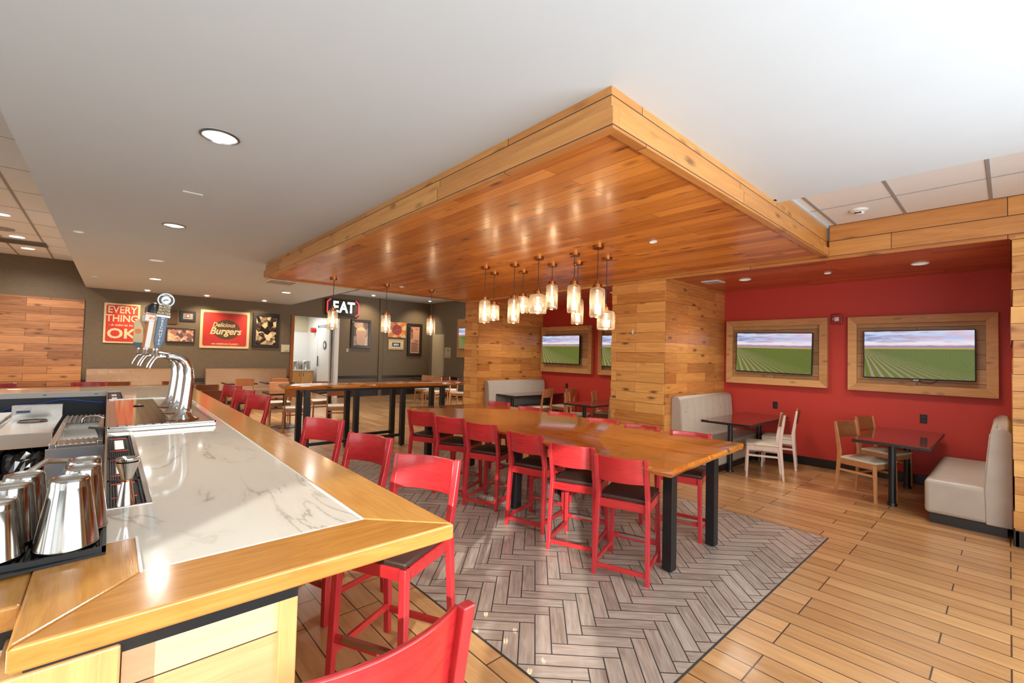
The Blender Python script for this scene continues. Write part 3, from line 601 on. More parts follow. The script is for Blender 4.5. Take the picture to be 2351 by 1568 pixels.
# shaker cups, upside down
def cup(name, label, x, y, h, r0, r1, z=1.083, group='upturned steel shaker cups'):
    t = thing(name, label, 'shaker cup', (x, y, z), 0, group)
    MB().lathe([(r0, 0), (r0*1.02, .004), (r0*1.0, .01), (r1*1.06, h*.86), (r1*1.05, h*.865), (r1*1.04, h*.95), (r1*.97, h*.992), (r1*.92, h)], n=48, caps=False).make('body', M['cupsteel'], t, smooth=True, ang=.9)
    MB().lathe([(r1*.93, h), (r1*.88, h-.006), (.0, h-.007)], n=48, caps=False).make('base_disc', M['steel'], t, smooth=True)
    MB().lathe([(r0*1.0, .012), (r0*1.012, .009), (r0*1.02, .004), (r0, 0)], n=48, caps=False).make('rolled_rim', M['cupsteel'], t, smooth=True)
    return t
cup('shaker_cup', 'large upturned steel shaker cup at the front right of the mat', -2.03, -.075, .22, .078, .048)
cup('shaker_cup', 'upturned steel shaker cup directly behind the front right one', -2.19, -.05, .22, .074, .048)
t2 = cup('shaker_cup', 'tallest upturned steel shaker cup, rearmost on the right', -2.235, -.05+.0, .235, .0735, .047, z=1.112)
t2.location.x = -2.345; t2.location.z = 1.065; t2.location.y = -.05
cup('shaker_cup', 'shorter upturned steel cup cut by the left picture edge', -2.03, -.235, .175, .07, .05)
cup('shaker_cup', 'upturned steel cup second in the left row', -2.17, -.215, .19, .068, .05)
cup('shaker_cup', 'upturned steel cup at the back of the left row', -2.32, -.2, .19, .066, .05)
# jigger
t = thing('jigger', 'hourglass steel jigger with a second one nested on top', 'jigger', (-2.535, .082, 1.037))
MB().lathe([(.037, 0), (.034, .006), (.017, .115), (.0165, .12), (.04, .19), (.0415, .196)], n=32, caps=False).make('body', M['chrome'], t, smooth=True, ang=.9)
MB().lathe([(.017, .113), (.0195, .116), (.0195, .121), (.017, .124)], n=24, caps=False).make('waist_ring', M['brass'], t, smooth=True)
MB().lathe([(.036, .19), (.037, .2), (.04, .206), (.0395, .213), (.001, .195)], n=32, caps=False).make('nested_jigger', M['chrome'], t, smooth=True)
# tap tray and towers
tr = thing('drip_tray', 'raised steel beer drip tray set on the counter', 'drip tray', (-5.83, .385, 1.06))
MB().box(-1.2, 1.23, -.365, .335, 0, .03).make('tray', M['steel'], tr, bevel=.004)
MB().box(-1.2, 1.23, -.365, -.35, .03, .042).box(-1.2, 1.23, .32, .335, .03, .042).box(-1.2, -1.185, -.365, .335, .03, .042).box(1.215, 1.23, -.365, .335, .03, .042).make('rim', M['steel'], tr, bevel=.002)
def m_perf():
    t = NT('perforated steel'); c = t.coords('Object')
    fx = t.math('FRACT', t.math('MULTIPLY', c[0], 11)); fy = t.math('FRACT', t.math('MULTIPLY', c[1], 18))
    dx = t.math('SUBTRACT', fx, .5); dy = t.math('MULTIPLY', t.math('SUBTRACT', fy, .5), 1.7)
    d = t.math('ADD', t.math('MULTIPLY', dx, dx), t.math('MULTIPLY', dy, dy))
    hole = t.math('LESS_THAN', d, .07)
    t.out(color=t.mix(hole, lin((150, 146, 142)), lin((14, 14, 14))), metal=t.math('SUBTRACT', 1, hole), rough=.1); return t.m
MB().box(-1.08, 1.12, -.31, .04, .03, .035).make('perforated_grille', m_perf(), tr)
MB().lathe([(0, 0), (.04, 0), (.05, .008), (.02, .014), (0, .016)], caps=False).make('rinser', M['chrome'], tr, loc=(-.35, -.12, .036), smooth=True)
GT = 'chrome swan neck beer towers on the drip tray'
def tower(label, x):
    t = thing('beer_tower', label, 'beer tower', (x, .52, 1.09), 0, GT)
    pts = [(0,0,0), (0,0,.012), (0,0,.035), (0,.004,.08), (0,.01,.14), (0,.02,.25), (0,.028,.36), (0,.022,.45), (0,-.005,.51), (0,-.05,.545), (0,-.1,.555), (0,-.155,.555)]
    rr = [.105, .1, .07, .052, .046, .042, .04, .038, .036, .032, .029, .026]
    MB().tube(pts, rr, 20).make('column', M['chrome'], t, smooth=True, ang=1.2)
    MB().lathe([(.115, 0), (.118, .008), (.1, .012)], caps=True).make('base_flange', M['brass'], t, smooth=True)
    return t
for lab, x in (('chrome swan neck beer tower nearest the camera', -4.9), ('chrome swan neck beer tower, middle of three', -5.45), ('chrome swan neck beer tower farthest away', -6.0)): tower(lab, x)
def faucet(label, x, y):
    t = thing('beer_faucet', label, 'beer faucet', (x, y, 1.645), 0, 'chrome beer faucets on the towers')
    tx = min((-4.9, -5.45, -6.0), key=lambda q: abs(q-x))-x
    MB().tube([(tx,.41-y,0), (tx*.6,.37-y,0), (0,.03,0), (0,.0,0)], [.016, .016, .015, .014], 12).make('shank', M['chrome'], t, smooth=True)
    MB().tube([(0,.02,-.002), (0,-.02,-.005), (0,-.035,-.03), (0,-.055,-.075), (0,-.062,-.1)], [.012, .015, .013, .011, .009], 12).make('spout', M['chrome'], t, smooth=True)
    MB().lathe([(.012, 0), (.02, .012), (.014, .03), (.009, .04), (.011, .07)], n=12).make('collar', M['chrome'], t, smooth=True, loc=(0, -.02, 0))
    return t
WR = (PI/2, 0, PI/2)
taps = [(-4.83, 'slate'), (-4.99, 'ash'), (-5.37, 'ipa'), (-5.53, 'ipa2'), (-6.0, 'pale')]
for x, kind in taps:
    ty = {'slate': .312, 'ash': .3, 'ipa': .272, 'ipa2': .26, 'pale': .235}[kind]
    faucet({'slate':'chrome beer faucet nearest the camera', 'ash':'chrome beer faucet under the plain wooden handle', 'ipa':'chrome beer faucet below the white orange handle, third', 'ipa2':'chrome faucet fourth from the camera', 'pale':'farthest chrome beer faucet, leftmost in the picture'}[kind], x, ty+.018)
    labs = {'slate':'slate blue tap handle with round badge and white lettering', 'ash':'plain pale wooden tap handle tied with a green cord', 'ipa':'white and orange tap handle reading IPA, nearer one', 'ipa2':'white and orange tap handle reading IPA, behind the nearer one', 'pale':'pale blue cream tap handle, leftmost of the handles'}
    t = thing('tap_handle', labs[kind], 'tap handle', (x, ty, 1.712), 0, 'beer tap handles'); t.rotation_euler = (-.1 if kind != 'pale' else .06, 0, 0)
    if kind == 'slate':
        MB().loft([[(.02,-.02,0), (.02,.02,0), (-.02,.02,0), (-.02,-.02,0)], [(.026,-.034,.06), (.026,.034,.06), (-.026,.034,.06), (-.026,-.034,.06)], [(.026,-.034,.28), (.026,.034,.28), (-.026,.034,.28), (-.026,-.034,.28)]]).make('paddle', M['navy'], t, bevel=.004)
        MB().box(-.03, .03, -.045, .045, .275, .37).make('plate', M['black'], t, bevel=.004)
        MB().box(-.031, .031, -.046, .046, .268, .284).make('plate_band', M['white'], t)
        MB().lathe([(0,-.02), (.062,-.02), (.062,.02), (0,.02)], n=32, caps=False).make('badge', M['black'], t, rot=(0,PI/2,0), loc=(0,0,.415))
        MB().lathe([(.058,.021), (.054,.023), (.05,.021)], n=32, caps=False).make('badge_ring', M['white'], t, rot=(0,PI/2,0), loc=(0,0,.415))
        MB().lathe([(0,.021), (.032,.021), (.032,.024), (0,.024)], n=24, caps=False).make('badge_centre', M['white'], t, rot=(0,PI/2,0), loc=(0,0,.415))
        MB().prism([(-.022,-.008), (-.01,.004), (.006,.008), (.024,.004), (.012,-.001), (-.004,-.004), (-.014,-.014)], .0, .002).make('emblem', M['navy'], t, rot=WR, loc=(.025,0,.415))
        text('lettering', 'D\nE\nS\nC\nH\nU\nT\nE\nS', .028, M['white'], t, (.0275,0,.15), WR, .0008, 1.1, sl=.98)
        text('lettering', 'BLACK\nBUTTE\nPORTER', .026, M['gold'], t, (.031,0,.325), WR, .0008)
        text('lettering', 'DESCHUTES', .013, M['white'], t, (.0225,0,.452), WR, .0006); text('lettering', 'BREWERY', .013, M['white'], t, (.0225,0,.378), WR, .0006)
    elif kind == 'ash':
        for s_ in (-1, 1): MB().box(-.012, .012, s_*.017-.014, s_*.017+.014, 0, .24).make('prong', M['ash'], t, bevel=.003)
        MB().box(-.013, .013, -.032, .032, -.005, .05).make('foot', M['ash'], t, bevel=.003)
        MB().tube([(.016,-.01,.12), (.018,0,.2), (.016,.004,.38)], .003, 6).make('green_cord', M['green'], t)
        MB().box(-.012, .012, -.03, .03, .24, .3).make('cap', M['white'], t, bevel=.006)
    elif kind in ('ipa', 'ipa2'):
        MB().box(-.014, .014, -.022, .022, 0, .26).make('paddle', M['orange'] if kind == 'ipa2' else M['white'], t, bevel=.006)
        MB().box(-.018, .018, -.055, .055, .25, .33).make('plate', M['white'], t, bevel=.004)
        MB().box(-.0185, .0185, -.055, .055, .31, .322).make('plate_band', M['orange'], t)
        text('lettering', 'IPA', .036, M['orange'], t, (.019,0,.278), WR, .0008, bold=.001)
        MB().lathe([(.0,0), (.045,0), (.05,.05), (.03,.09), (0,.1)], n=16, caps=False).make('figure', M['black'] if kind == 'ipa' else M['steeldark'], t, loc=(0,0,.33), smooth=True)
    else:
        MB().prism([(-.02,0), (.02,0), (.04,.05), (.04,.2), (.01,.3), (-.03,.26), (-.045,.06)], -.012, .012).make('paddle', M['signcream'], t, rot=(PI/2,0,PI/2), bevel=.004)
        MB().prism([(-.02,0), (.02,0), (.04,.05), (-.045,.06)], -.013, .013).make('foot', M['navy'], t, rot=(PI/2,0,PI/2), bevel=.003)
        MB().lathe([(0,.013), (.026,.013), (.026,.015), (0,.015)], n=20, caps=False).make('badge', M['orange'], t, rot=(0,PI/2,0), loc=(0,0,.17))
# bartender side equipment
t = thing('underbar_unit', 'stainless underbar station with a round chute hole', 'bar station', (-7.1, -.6, 0))
MB().box(-.65, .65, -.2, .22, .70, .845).make('body', M['steel'], t, bevel=.006)
MB().box(-.68, -.62, -.2, .22, .84, 1.0).make('backsplash', M['steel'], t, bevel=.004)
MB().box(-.65, .66, -.205, -.19, .84, .87).box(-.65, .66, .21, .225, .84, .87).make('side_rim', M['steel'], t)
MB().lathe([(.11, .008), (.12, .012), (.125, .002), (.108, -.01), (.1, -.05), (0, -.05)], n=32, caps=False).make('chute_ring', M['chrome'], t, smooth=True, loc=(-.32, 0, .85))
MB().lathe([(0, 0), (.098, 0)], n=32, caps=False).make('chute_hole', M['black'], t, loc=(-.32, 0, .8525))
MB().box(-.618, -.615, -.17, -.04, .9, .97).make('label_plate', M['white'], t); MB().box(-.614, -.612, -.16, -.05, .915, .94).make('label_band', M['navy'], t)
MB().box(-.58, .62, -.2, -.17, 0, .7).box(-.6, -.56, -.2, .2, 0, .7).make('side_panel', M['steeldark'], t)
t = thing('trash_bin', 'black trash bin with crumpled black liner under the steel station', 'trash bin', (-6.75, -.56, 0))
MB().loft([[(-.2,-.13,0), (.2,-.13,0), (.2,.13,0), (-.2,.13,0)], [(-.23,-.155,.54), (.23,-.155,.54), (.23,.155,.54), (-.23,.155,.54)]]).make('bin', M['rubber'], t, bevel=.03)
def liner():
    rnd = random.Random(3); rings = []
    for k, (z, r) in enumerate(((.44,1.06), (.5,1.12), (.56,1.1), (.6,1.12), (.645,1.02), (.66,.8), (.6,.5), (.55,.2))):
        rings.append([(.245*r*max(-1,min(1,1.2*math.cos(2*PI*i/40)))*(1+rnd.uniform(-.06,.06)), .165*r*max(-1,min(1,1.2*math.sin(2*PI*i/40)))*(1+rnd.uniform(-.08,.08)), z+rnd.uniform(-.022,.022)) for i in range(40)])
    return MB().loft(rings, caps=True)
liner().make('liner', simple('black plastic film', (16, 16, 18), .18), t)
tag(MB().box(-8.3, -6.75, -1.55, -.84, 0, .87).make('undercounter_fridge', M['white'], bevel=.01), 'white enamel cooler case at the left picture edge', 'cooler')
t = thing('bar_sink', 'stainless bar sink with two basins and ribbed drainboards', 'sink', (-6.5, -.17, 0))
MB().box(-1.2, -.95, -.18, .17, .72, .85).box(-.95, .9, -.18, -.14, .72, .855).box(-.95, .9, .13, .17, .72, .855).box(-.14, -.08, -.14, .13, .72, .845).box(.62, .9, -.14, .13, .72, .84).box(-.95, .62, -.14, .13, .72, .735).make('body', M['steel'], t, bevel=.004)
b = MB()
for k in range(8): b.box(-1.18, -.5, -.165+k*.04, -.15+k*.04, .85, .862)
b.make('drainboard_ribs', M['steeldark'], t); MB().box(-1.18, -.5, -.16, .15, .846, .852).make('drainboard', M['rubber'], t)
b = MB()
for k in range(7): b.box(.64, .88, -.13+k*.038, -.115+k*.038, .84, .85)
b.make('front_ribs', M['steel'], t)
MB().tube([(-.4,-.01,.85), (-.4,-.008,.9), (-.4,.02,.925), (-.4,.06,.93), (-.4,.12,.925), (-.4,.17,.9)], .011, 10).make('spout', M['chrome'], t, smooth=True)
MB().box(-.95, .9, -.18, .17, 0, .1).box(.5, .9, -.18, -.16, .1, .72).make('lower_case', M['steeldark'], t)
tag(MB().box(-5.36, -5.33, -.352, .01, .3, .853).make('splash_panel', M['steeldark'], bevel=.002), 'upright brushed steel splash panel behind the cups', 'steel panel')
t = thing('soda_gun_holder', 'black plastic soda gun holder hung on the bar edge', 'soda gun holder', (-6.0, -.012, .8))
MB().lathe([(.026, -.09), (.03, .05), (.05, .1), (.052, .115), (0, .115)], n=20).make('cup', M['rubber'], t, smooth=True); MB().bar((0,-.02,.11), (.0,-.1,.125), .03, .02).make('spout', M['rubber'], t)
t = thing('speed_rail', 'steel bottle rail fixed below the bar edge behind the cups', 'bottle rail', (-3.9, -.17, 0))
MB().box(-1.25, 1.3, -.15, .15, .5, .52).box(-1.25, 1.3, -.16, -.15, .5, .66).box(-1.25, 1.3, .15, .16, .5, .8).make('tray', M['steeldark'], t); MB().box(-1.25, 1.3, -.17, -.155, .64, .67).make('rail', M['steel'], t)
for x in (-1.2, 1.25): MB().box(x-.02, x+.02, -.02, .02, 0, .5).make('leg', M['steeldark'], t)
tag(MB().tube([(-3.0,-.5,1.0), (-3.05,-.36,1.09), (-3.05,-.31,1.1), (-3.05,-.26,1.125), (-3.1,-.2,1.165), (-3.3,-.12,1.12), (-3.6,-.06,.95), (-3.7,-.03,.8)], .013, 12).make('spray_hose', M['knurl'], smooth=True), 'ribbed flexible steel hose looping behind the cups', 'hose')
tag(MB().tube([(-8.86,-1.3,.72), (-8.87,-1.02,.818), (-8.87,-.868,.9), (-8.87,-.75,.90), (-8.87,-.627,.91), (-8.87,-.455,.956), (-8.87,-.283,.935), (-8.87,-.1,.9), (-8.87,.03,.887)], .008, 8).make('blue_cable', M['blue'], smooth=True), 'blue cable clipped along the dark splash wall behind the bar', 'cable')
# ================================================================== FURNITURE
def curved_panel(w, z0, z1, y, sag, th, n=10, lean=0):
    # a bent back panel between two posts: concave toward +y
    rings = []
    for z, l in ((z0, 0), ((z0+z1)/2, lean*.5), (z1, lean)):
        f = [(-w/2+w*i/n, y-l-sag*(1-((2*i/n-1)**2)), z) for i in range(n+1)]
        r = [(x, yy-th, zz) for x, yy, zz in f[::-1]]
        rings.append(f+r)
    return MB().loft(rings)
def post(b, pts, wx, wy):
    b.loft([[(x-wx/2, y-d/2, z), (x+wx/2, y-d/2, z), (x+wx/2, y+d/2, z), (x-wx/2, y+d/2, z)] for (x, y, z), d in zip(pts, wy)])
    return b
def make_stool(sz, top, name='counter_stool', cat='stool'):
    t = thing(name, 'red stool', cat); W2 = .19
    for s in (-1, 1):
        post(MB(), [(s*(W2+.02), -.245, 0), (s*(W2+.008), -.205, sz-.06), (s*(W2+.004), -.195, sz+.02), (s*(W2+.004), -.235, sz+.17), (s*(W2+.006), -.28, top)], .034, [.03, .05, .052, .048, .03]).make('leg', M['redleg'], t, bevel=.004)
        post(MB(), [(s*(W2+.015), .225, 0), (s*W2, .205, sz-.02)], .036, [.032, .046]).make('leg', M['redleg'], t, bevel=.004)
    MB().box(-W2, W2, .19, .218, sz-.085, sz-.02).box(-W2, W2, -.205, -.18, sz-.085, sz-.02).box(-W2-.016, -W2+.01, -.2, .2, sz-.085, sz-.02).box(W2-.01, W2+.016, -.2, .2, sz-.085, sz-.02).make('seat_frame', M['red'], t, bevel=.003)
    MB().loft([[(-W2-.005,-.185,sz-.02), (W2+.005,-.185,sz-.02), (W2+.012,.222,sz-.02), (-W2-.012,.222,sz-.02)], [(-W2-.008,-.185,sz+.008), (W2+.008,-.185,sz+.008), (W2+.016,.226,sz+.008), (-W2-.016,.226,sz+.008)], [(-W2+.03,-.15,sz+.024), (W2-.03,-.15,sz+.024), (W2-.03,.19,sz+.024), (-W2+.03,.19,sz+.024)]]).make('seat', M['seat'], t, bevel=.008, smooth=True)
    bz = top-.2
    curved_panel(2*W2-.014, bz, top-.002, -.226, .045, .016, lean=.028).make('backrest', M['red'], t, bevel=.004, smooth=True, ang=.8)
    fz = sz-.45 if sz < .7 else sz-.46
    for s in (-1, 1): MB().bar((s*(W2+.012), -.23, fz-.07), (s*(W2+.01), .215, fz-.07), .018, .036).make('stretcher', M['red'], t, bevel=.002)
    MB().bar((-W2-.01, -.236, fz-.09), (W2+.01, -.236, fz-.09), .018, .036).make('stretcher', M['red'], t, bevel=.002)
    fs = MB().bar((-W2, .215, fz+.0), (W2, .215, fz+.0), .02, .04).make('stretcher', M['red'], t, bevel=.002)
    MB().box(-W2*.72, W2*.72, .203, .228, fz-.002, fz+.023).make('footrest_plate', M['steel'], fs)
    return t
D = math.radians
stool = Stock(make_stool(.615, .955)); G = 'red counter stools at the long live edge table'
near = [(-2.06, 3.075, 24, 'red counter stool nearest the camera at the right end of the long table'), (-2.61, 3.125, 27, 'red counter stool second from the right on the near side of the long table'),
        (-3.28, 3.19, 18, 'red counter stool third from the right on the near side of the long table'), (-4.04, 3.22, 26, 'red counter stool fourth from the right on the near side of the long table'),
        (-4.64, 3.2, 32, 'red counter stool fifth from the right on the near side of the long table'), (-5.34, 3.21, 28, 'red counter stool at the far left end of the near row')]
for bx, by, a, lab in near:
    th = D(a*.8); bx *= .985; by *= .985; stool.put(lab, (bx-math.sin(th)*.27, by+math.cos(th)*.27-.03, 0), th, G)
for bx, by, a, lab in ((-2.27, 4.62, 180, 'red counter stool behind the steel legs at the right end, far side'), (-2.86, 4.62, 176, 'red counter stool second from the right on the far side of the long table'),
        (-3.42, 4.64, 182, 'red counter stool third from the right on the far side of the long table'), (-4.15, 4.68, 180, 'red counter stool fourth from the right on the far side of the long table'),
        (-4.82, 4.72, 178, 'red counter stool fifth from the right on the far side of the long table'), (-5.6, 4.78, 180, 'red counter stool at the far left end of the far row')):
    th = D(a+14); stool.put(lab, (bx-math.sin(th)*.25, by+math.cos(th)*.25, 0), th, G)
bstool = Stock(make_stool(.69, 1.095, 'bar_stool', 'bar stool')); G = 'red bar stools along the bar'
for (ax, ay), (bx, by), lab in (((-2.546,1.316), (-2.127,1.553), 'red bar stool with dark seat tucked under the bar corner'), ((-3.409,1.372), (-2.944,1.54), 'red bar stool second from the bar corner'), ((-4.373,1.357), (-3.952,1.587), 'red bar stool third from the bar corner'),
        ((-6.96,1.42), (-6.53,1.62), 'nearest of three red bar stools at the far part of the bar'), ((-7.93,1.44), (-7.5,1.64), 'middle one of three red bar stools at the far part of the bar'), ((-8.93,1.46), (-8.5,1.67), 'farthest of three red bar stools at the far part of the bar')):
    th = math.atan2(by-ay, bx-ax)*.9+PI; mx, my = (ax+bx)/2*1.025, (ay+by)/2*1.025
    bstool.put(lab, (mx-math.sin(th)*.275, my+math.cos(th)*.275, 0), th, G, (1.08, 1.05, 1))
bstool.put('closest red bar stool, only its curved back in the bottom foreground', (-.93-.26, .47-.02, 0), D(94), G, (1.12, 1.05, 1.01))
bstool.put('red bar stool behind the far bar return, its back top just visible', (-10.25, -.2, 0), D(-88), G)
bstool.put('red bar stool behind the far bar return at the left picture edge', (-10.25, -1.28, 0), D(-90), G)
# dining chairs
def make_chair(fr, back, seat):
    t = thing('dining_chair', 'chair', 'chair'); W2 = .19; sz = .455; top = .86
    for s in (-1, 1):
        post(MB(), [(s*(W2+.012), -.235, 0), (s*(W2+.004), -.2, sz-.04), (s*(W2+.002), -.195, sz+.06), (s*(W2+.004), -.245, top)], .026, [.028, .042, .044, .026]).make('leg', fr, t, bevel=.004)
        post(MB(), [(s*(W2+.01), .215, 0), (s*W2, .2, sz-.03)], .03, [.026, .036]).make('leg', fr, t, bevel=.004)
    MB().box(-W2, W2, .185, .208, sz-.085, sz-.025).box(-W2, W2, -.2, -.18, sz-.085, sz-.025).box(-W2-.012, -W2+.008, -.19, .19, sz-.085, sz-.025).box(W2-.008, W2+.012, -.19, .19, sz-.085, sz-.025).make('seat_frame', fr, t, bevel=.003)
    MB().loft([[(-W2-.012,-.185,sz-.025), (W2+.012,-.185,sz-.025), (W2+.016,.22,sz-.025), (-W2-.016,.22,sz-.025)], [(-W2-.014,-.185,sz), (W2+.014,-.185,sz), (W2+.018,.222,sz), (-W2-.018,.222,sz)], [(-W2+.03,-.15,sz+.014), (W2-.03,-.15,sz+.014), (W2-.03,.18,sz+.014), (-W2+.03,.18,sz+.014)]]).make('seat', seat, t, bevel=.008, smooth=True)
    curved_panel(2*W2-.01, top-.19, top-.002, -.212, .035, .014, lean=.03).make('backrest', back, t, bevel=.004, smooth=True, ang=.8)
    for s in (-1, 1): MB().bar((s*(W2+.008), -.215, .3), (s*(W2+.006), .2, .3), .016, .026).make('stretcher', fr, t, bevel=.002)
    MB().bar((-W2, .0, .3), (W2, .0, .3), .016, .024).make('stretcher', fr, t, bevel=.002)
    return t
SC = (1.05, 1.05, 1.1)
ch = Stock(make_chair(M['oak'], M['walnut'], M['cream'])); chp = Stock(make_chair(M['palechair'], M['walnut'], M['cream'])); cho = Stock(make_chair(M['oak'], M['oakback'], M['cream']))
GA = 'wooden chairs in the red alcoves'
ch.put('oak chair with brown back on the near side of the right alcove table', (-1.25, 7.37, 0), D(-110), GA, SC)
ch.put('oak chair with brown back nearer the red wall, right alcove table', (-1.2, 8.3, 0), D(-108), GA, SC)
chp.put('pale washed chair on the near side of the table beside the grey booth', (-2.5, 7.42, 0), D(112), GA, SC)
chp.put('pale washed chair nearer the red wall beside the grey booth table', (-2.56, 8.3, 0), D(104), GA, SC)
cho.put('oak chair seen from the side at the left alcove table, nearer one', (-7.6, 7.78, 0), D(100), GA, SC)
cho.put('oak chair nearer the red wall at the left alcove table', (-7.5, 8.5, 0), D(98), GA, SC)
cho.put('oak chair with its back panel turned outward near the middle pillar', (-6.2, 7.55, 0), D(-62), GA, SC)
cho.put('oak chair nearest the middle pillar and the red wall', (-6.1, 8.35, 0), D(-64), GA, SC)
GB = 'wooden chairs in the far dining area'
for x, y, a, st, lab in ((-13.25, .22, 84, ch, 'wooden chair whose back shows in front of the left tan bench, left one'), (-13.15, 1.2, 80, ch, 'wooden chair whose back shows in front of the left tan bench, beside the taps'),
    (-13.75, 2.75, 82, cho, 'wooden chair in front of the right tan bench, left one'), (-13.55, 3.55, 80, cho, 'wooden chair in front of the right tan bench, right one'),
    (-11.5, 3.05, -100, cho, 'oak chair on the far side of the small square table'), (-10.27, 3.02, 78, cho, 'oak chair with its back to the camera under the far tall table'),
    (-11.45, 3.98, -100, ch, 'oak chair across the hidden square table, in front of the doorway'), (-10.15, 3.88, 70, cho, 'oak chair seen between the far tall table legs'),
    (-13.55, 8.15, -150, cho, 'oak chair by the far corner, leftmost of the group'), (-12.6, 7.9, -148, cho, 'oak chair by the far corner, second of the group'),
    (-12.9, 8.75, 20, ch, 'oak chair by the far corner, third of the group'), (-11.6, 8.3, -150, ch, 'oak chair by the far corner next to the pillar'),
    (-11.7, 1.62, 86, ch, 'brown chair back just behind the end of the bar rail, upper one'), (-10.05, 1.5, 86, ch, 'brown chair back just behind the bar rail, lower one'), (-14.1, -2.0, 86, ch, 'wooden chair in front of the far wood panel at the left edge')):
    st.put(lab, (x, y, 0), D(a), GB, SC)
# tables
def make_table(w, d, poles=2):
    t = thing('dining_table', 'table', 'table'); h = .78
    MB().box(-w/2, w/2, -d/2, d/2, h-.035, h).make('tabletop', M['tabletop'], t, bevel=.003)
    MB().box(-w/2-.003, w/2+.003, -d/2-.003, d/2+.003, h-.038, h-.004).make('edge_band', M['chipped'], t, bevel=.003)
    for y in ((0,) if poles == 1 else (-d/2+.22, d/2-.3)):
        pl = MB().lathe([(0, .01), (.038, .01), (.038, h-.04), (0, h-.04)], y and 0, y, 20, False).make('pole', M['black'], t, smooth=True)
        MB().lathe([(0, 0), ((.05 if poles == 2 else .26), 0), ((.05 if poles == 2 else .25), .012), ((.045 if poles == 2 else .06), .03), (0, .03)], 0, y, 28, False).make('base', M['black'], t, smooth=True)
        MB().box(-.12, .12, y-.12, y+.12, h-.05, h-.037).make('mounting_plate', M['black'], pl)
    return t
tb = Stock(make_table(.72, 1.72)); G = 'dark tables in the red alcoves'
tb.put('dark table with two poles in the right alcove, between chairs and right booth', (-.97, 7.86, 0), 0, G)
tb.put('dark table in front of the grey booth beside the middle pillar', (-2.92, 7.9, 0), 0, G)
tb.put('dark table in front of the long grey booth in the left alcove', (-8.0+.0, 7.9, 0), 0, G)
tb.put('dark table next to the middle pillar in the left alcove', (-5.75, 7.83, 0), 0, G)
ts = Stock(make_table(.74, .74, 1)); G = 'square dark tables in the far dining area'
for x, y, a, lab in ((-10.85, 2.98, 0, 'small square dark table with disc base near the far tall table'), (-10.8, 3.95, 0, 'small square dark table hidden behind the far tall table legs'), (-14.3, 2.75, 0, 'dark table in front of the right tan bench, left one'), (-14.3, 3.7, 0, 'dark table in front of the right tan bench, right one'),
    (-14.0, .2, 0, 'dark table in front of the left tan bench, left one'), (-14.0, 1.1, 0, 'dark table in front of the left tan bench, beside the taps'), (-14.7, 8.9, 0, 'dark table in the far corner group of chairs'), (-11.0, 8.9, 0, 'dark table beside the west pillar in the far corner'), (-10.9, 1.58, 0, 'dark table behind the bar stools at the far end')): ts.put(lab, (x, y, 0), D(a), G)
# booths: local +x is forward, back against local x = 0
def booth(label, loc, rz, L, top, mat, depth=.62, btn=True, group=None, name='booth_bench'):
    t = thing(name, label, 'booth bench', loc, rz, group)
    MB().box(.04, depth-.04, -L/2+.03, L/2-.03, .0, .1).make('plinth', M['basetrim'], t)
    MB().box(.05, depth, -L/2+.008, L/2-.008, .1, .47).make('seat', mat, t, bevel=.045, seg=4, smooth=True, ang=1)
    n = 8; rings = []
    prof = [(.0, .1), (.19, .1), (.2, .46), (.175, .8), (.155, top-.06), (.12, top-.012), (.075, top), (.03, top-.012), (.0, top-.05)]
    bk = MB().loft([[(x, yy, z) for x, z in prof] for yy in (-L/2-.0, -L/2+.01, L/2-.01, L/2+.0)]).make('backrest', M['booth_t'] if btn and mat is M['booth'] else M['boothtan_t'] if btn else mat, t, bevel=.012, seg=3, smooth=True, ang=.9)
    if btn:
        m = max(3, int(L/.3))
        for zz in (top-.25, top-.46):
            for k in range(m):
                yy = -L/2+L*(k+.5+(0 if zz > top-.3 else 0))/m
                xx = .155+(top-.06-zz)*.055
                MB().lathe([(.0, .006), (.012, .003), (.016, -.004)], n=10, caps=False).make('button', mat, bk, smooth=True, loc=(xx+.004, yy, zz), rot=(0, PI/2, 0))
    for s in (-1, 1): MB().tube([(.2, s*(L/2-.012), .47), (.178, s*(L/2-.012), .8), (.158, s*(L/2-.012), top-.07)], .004, 6).make('piping', mat, bk)
    return t
booth('grey vinyl booth seat at the right edge against the east pillar', (.02, 7.76, 0), PI, 1.95, 1.1, M['booth'], .66, False)
booth('grey tufted booth with its back to the middle pillar, right alcove', (-3.668, 7.78, 0), 0, 1.95, 1.13, M['booth'], .7)
booth('long grey tufted booth against the west pillar in the left alcove', (-8.52, 7.78, 0), 0, 1.95, 1.1, M['booth'], .62)
booth('grey booth end just showing beside the middle pillar, left alcove', (-4.71, 7.78, 0), PI, 1.95, 1.08, M['booth'], .6, False)
booth('tan tufted bench against the picture wall, left one behind the taps', (XW+.05, .53, 0), 0, 1.88, 1.09, M['boothtan'], .7)
booth('tan tufted bench against the picture wall beside the doorway', (XW+.05, 3.4, 0), 0, 2.3, 1.09, M['boothtan'], .7)
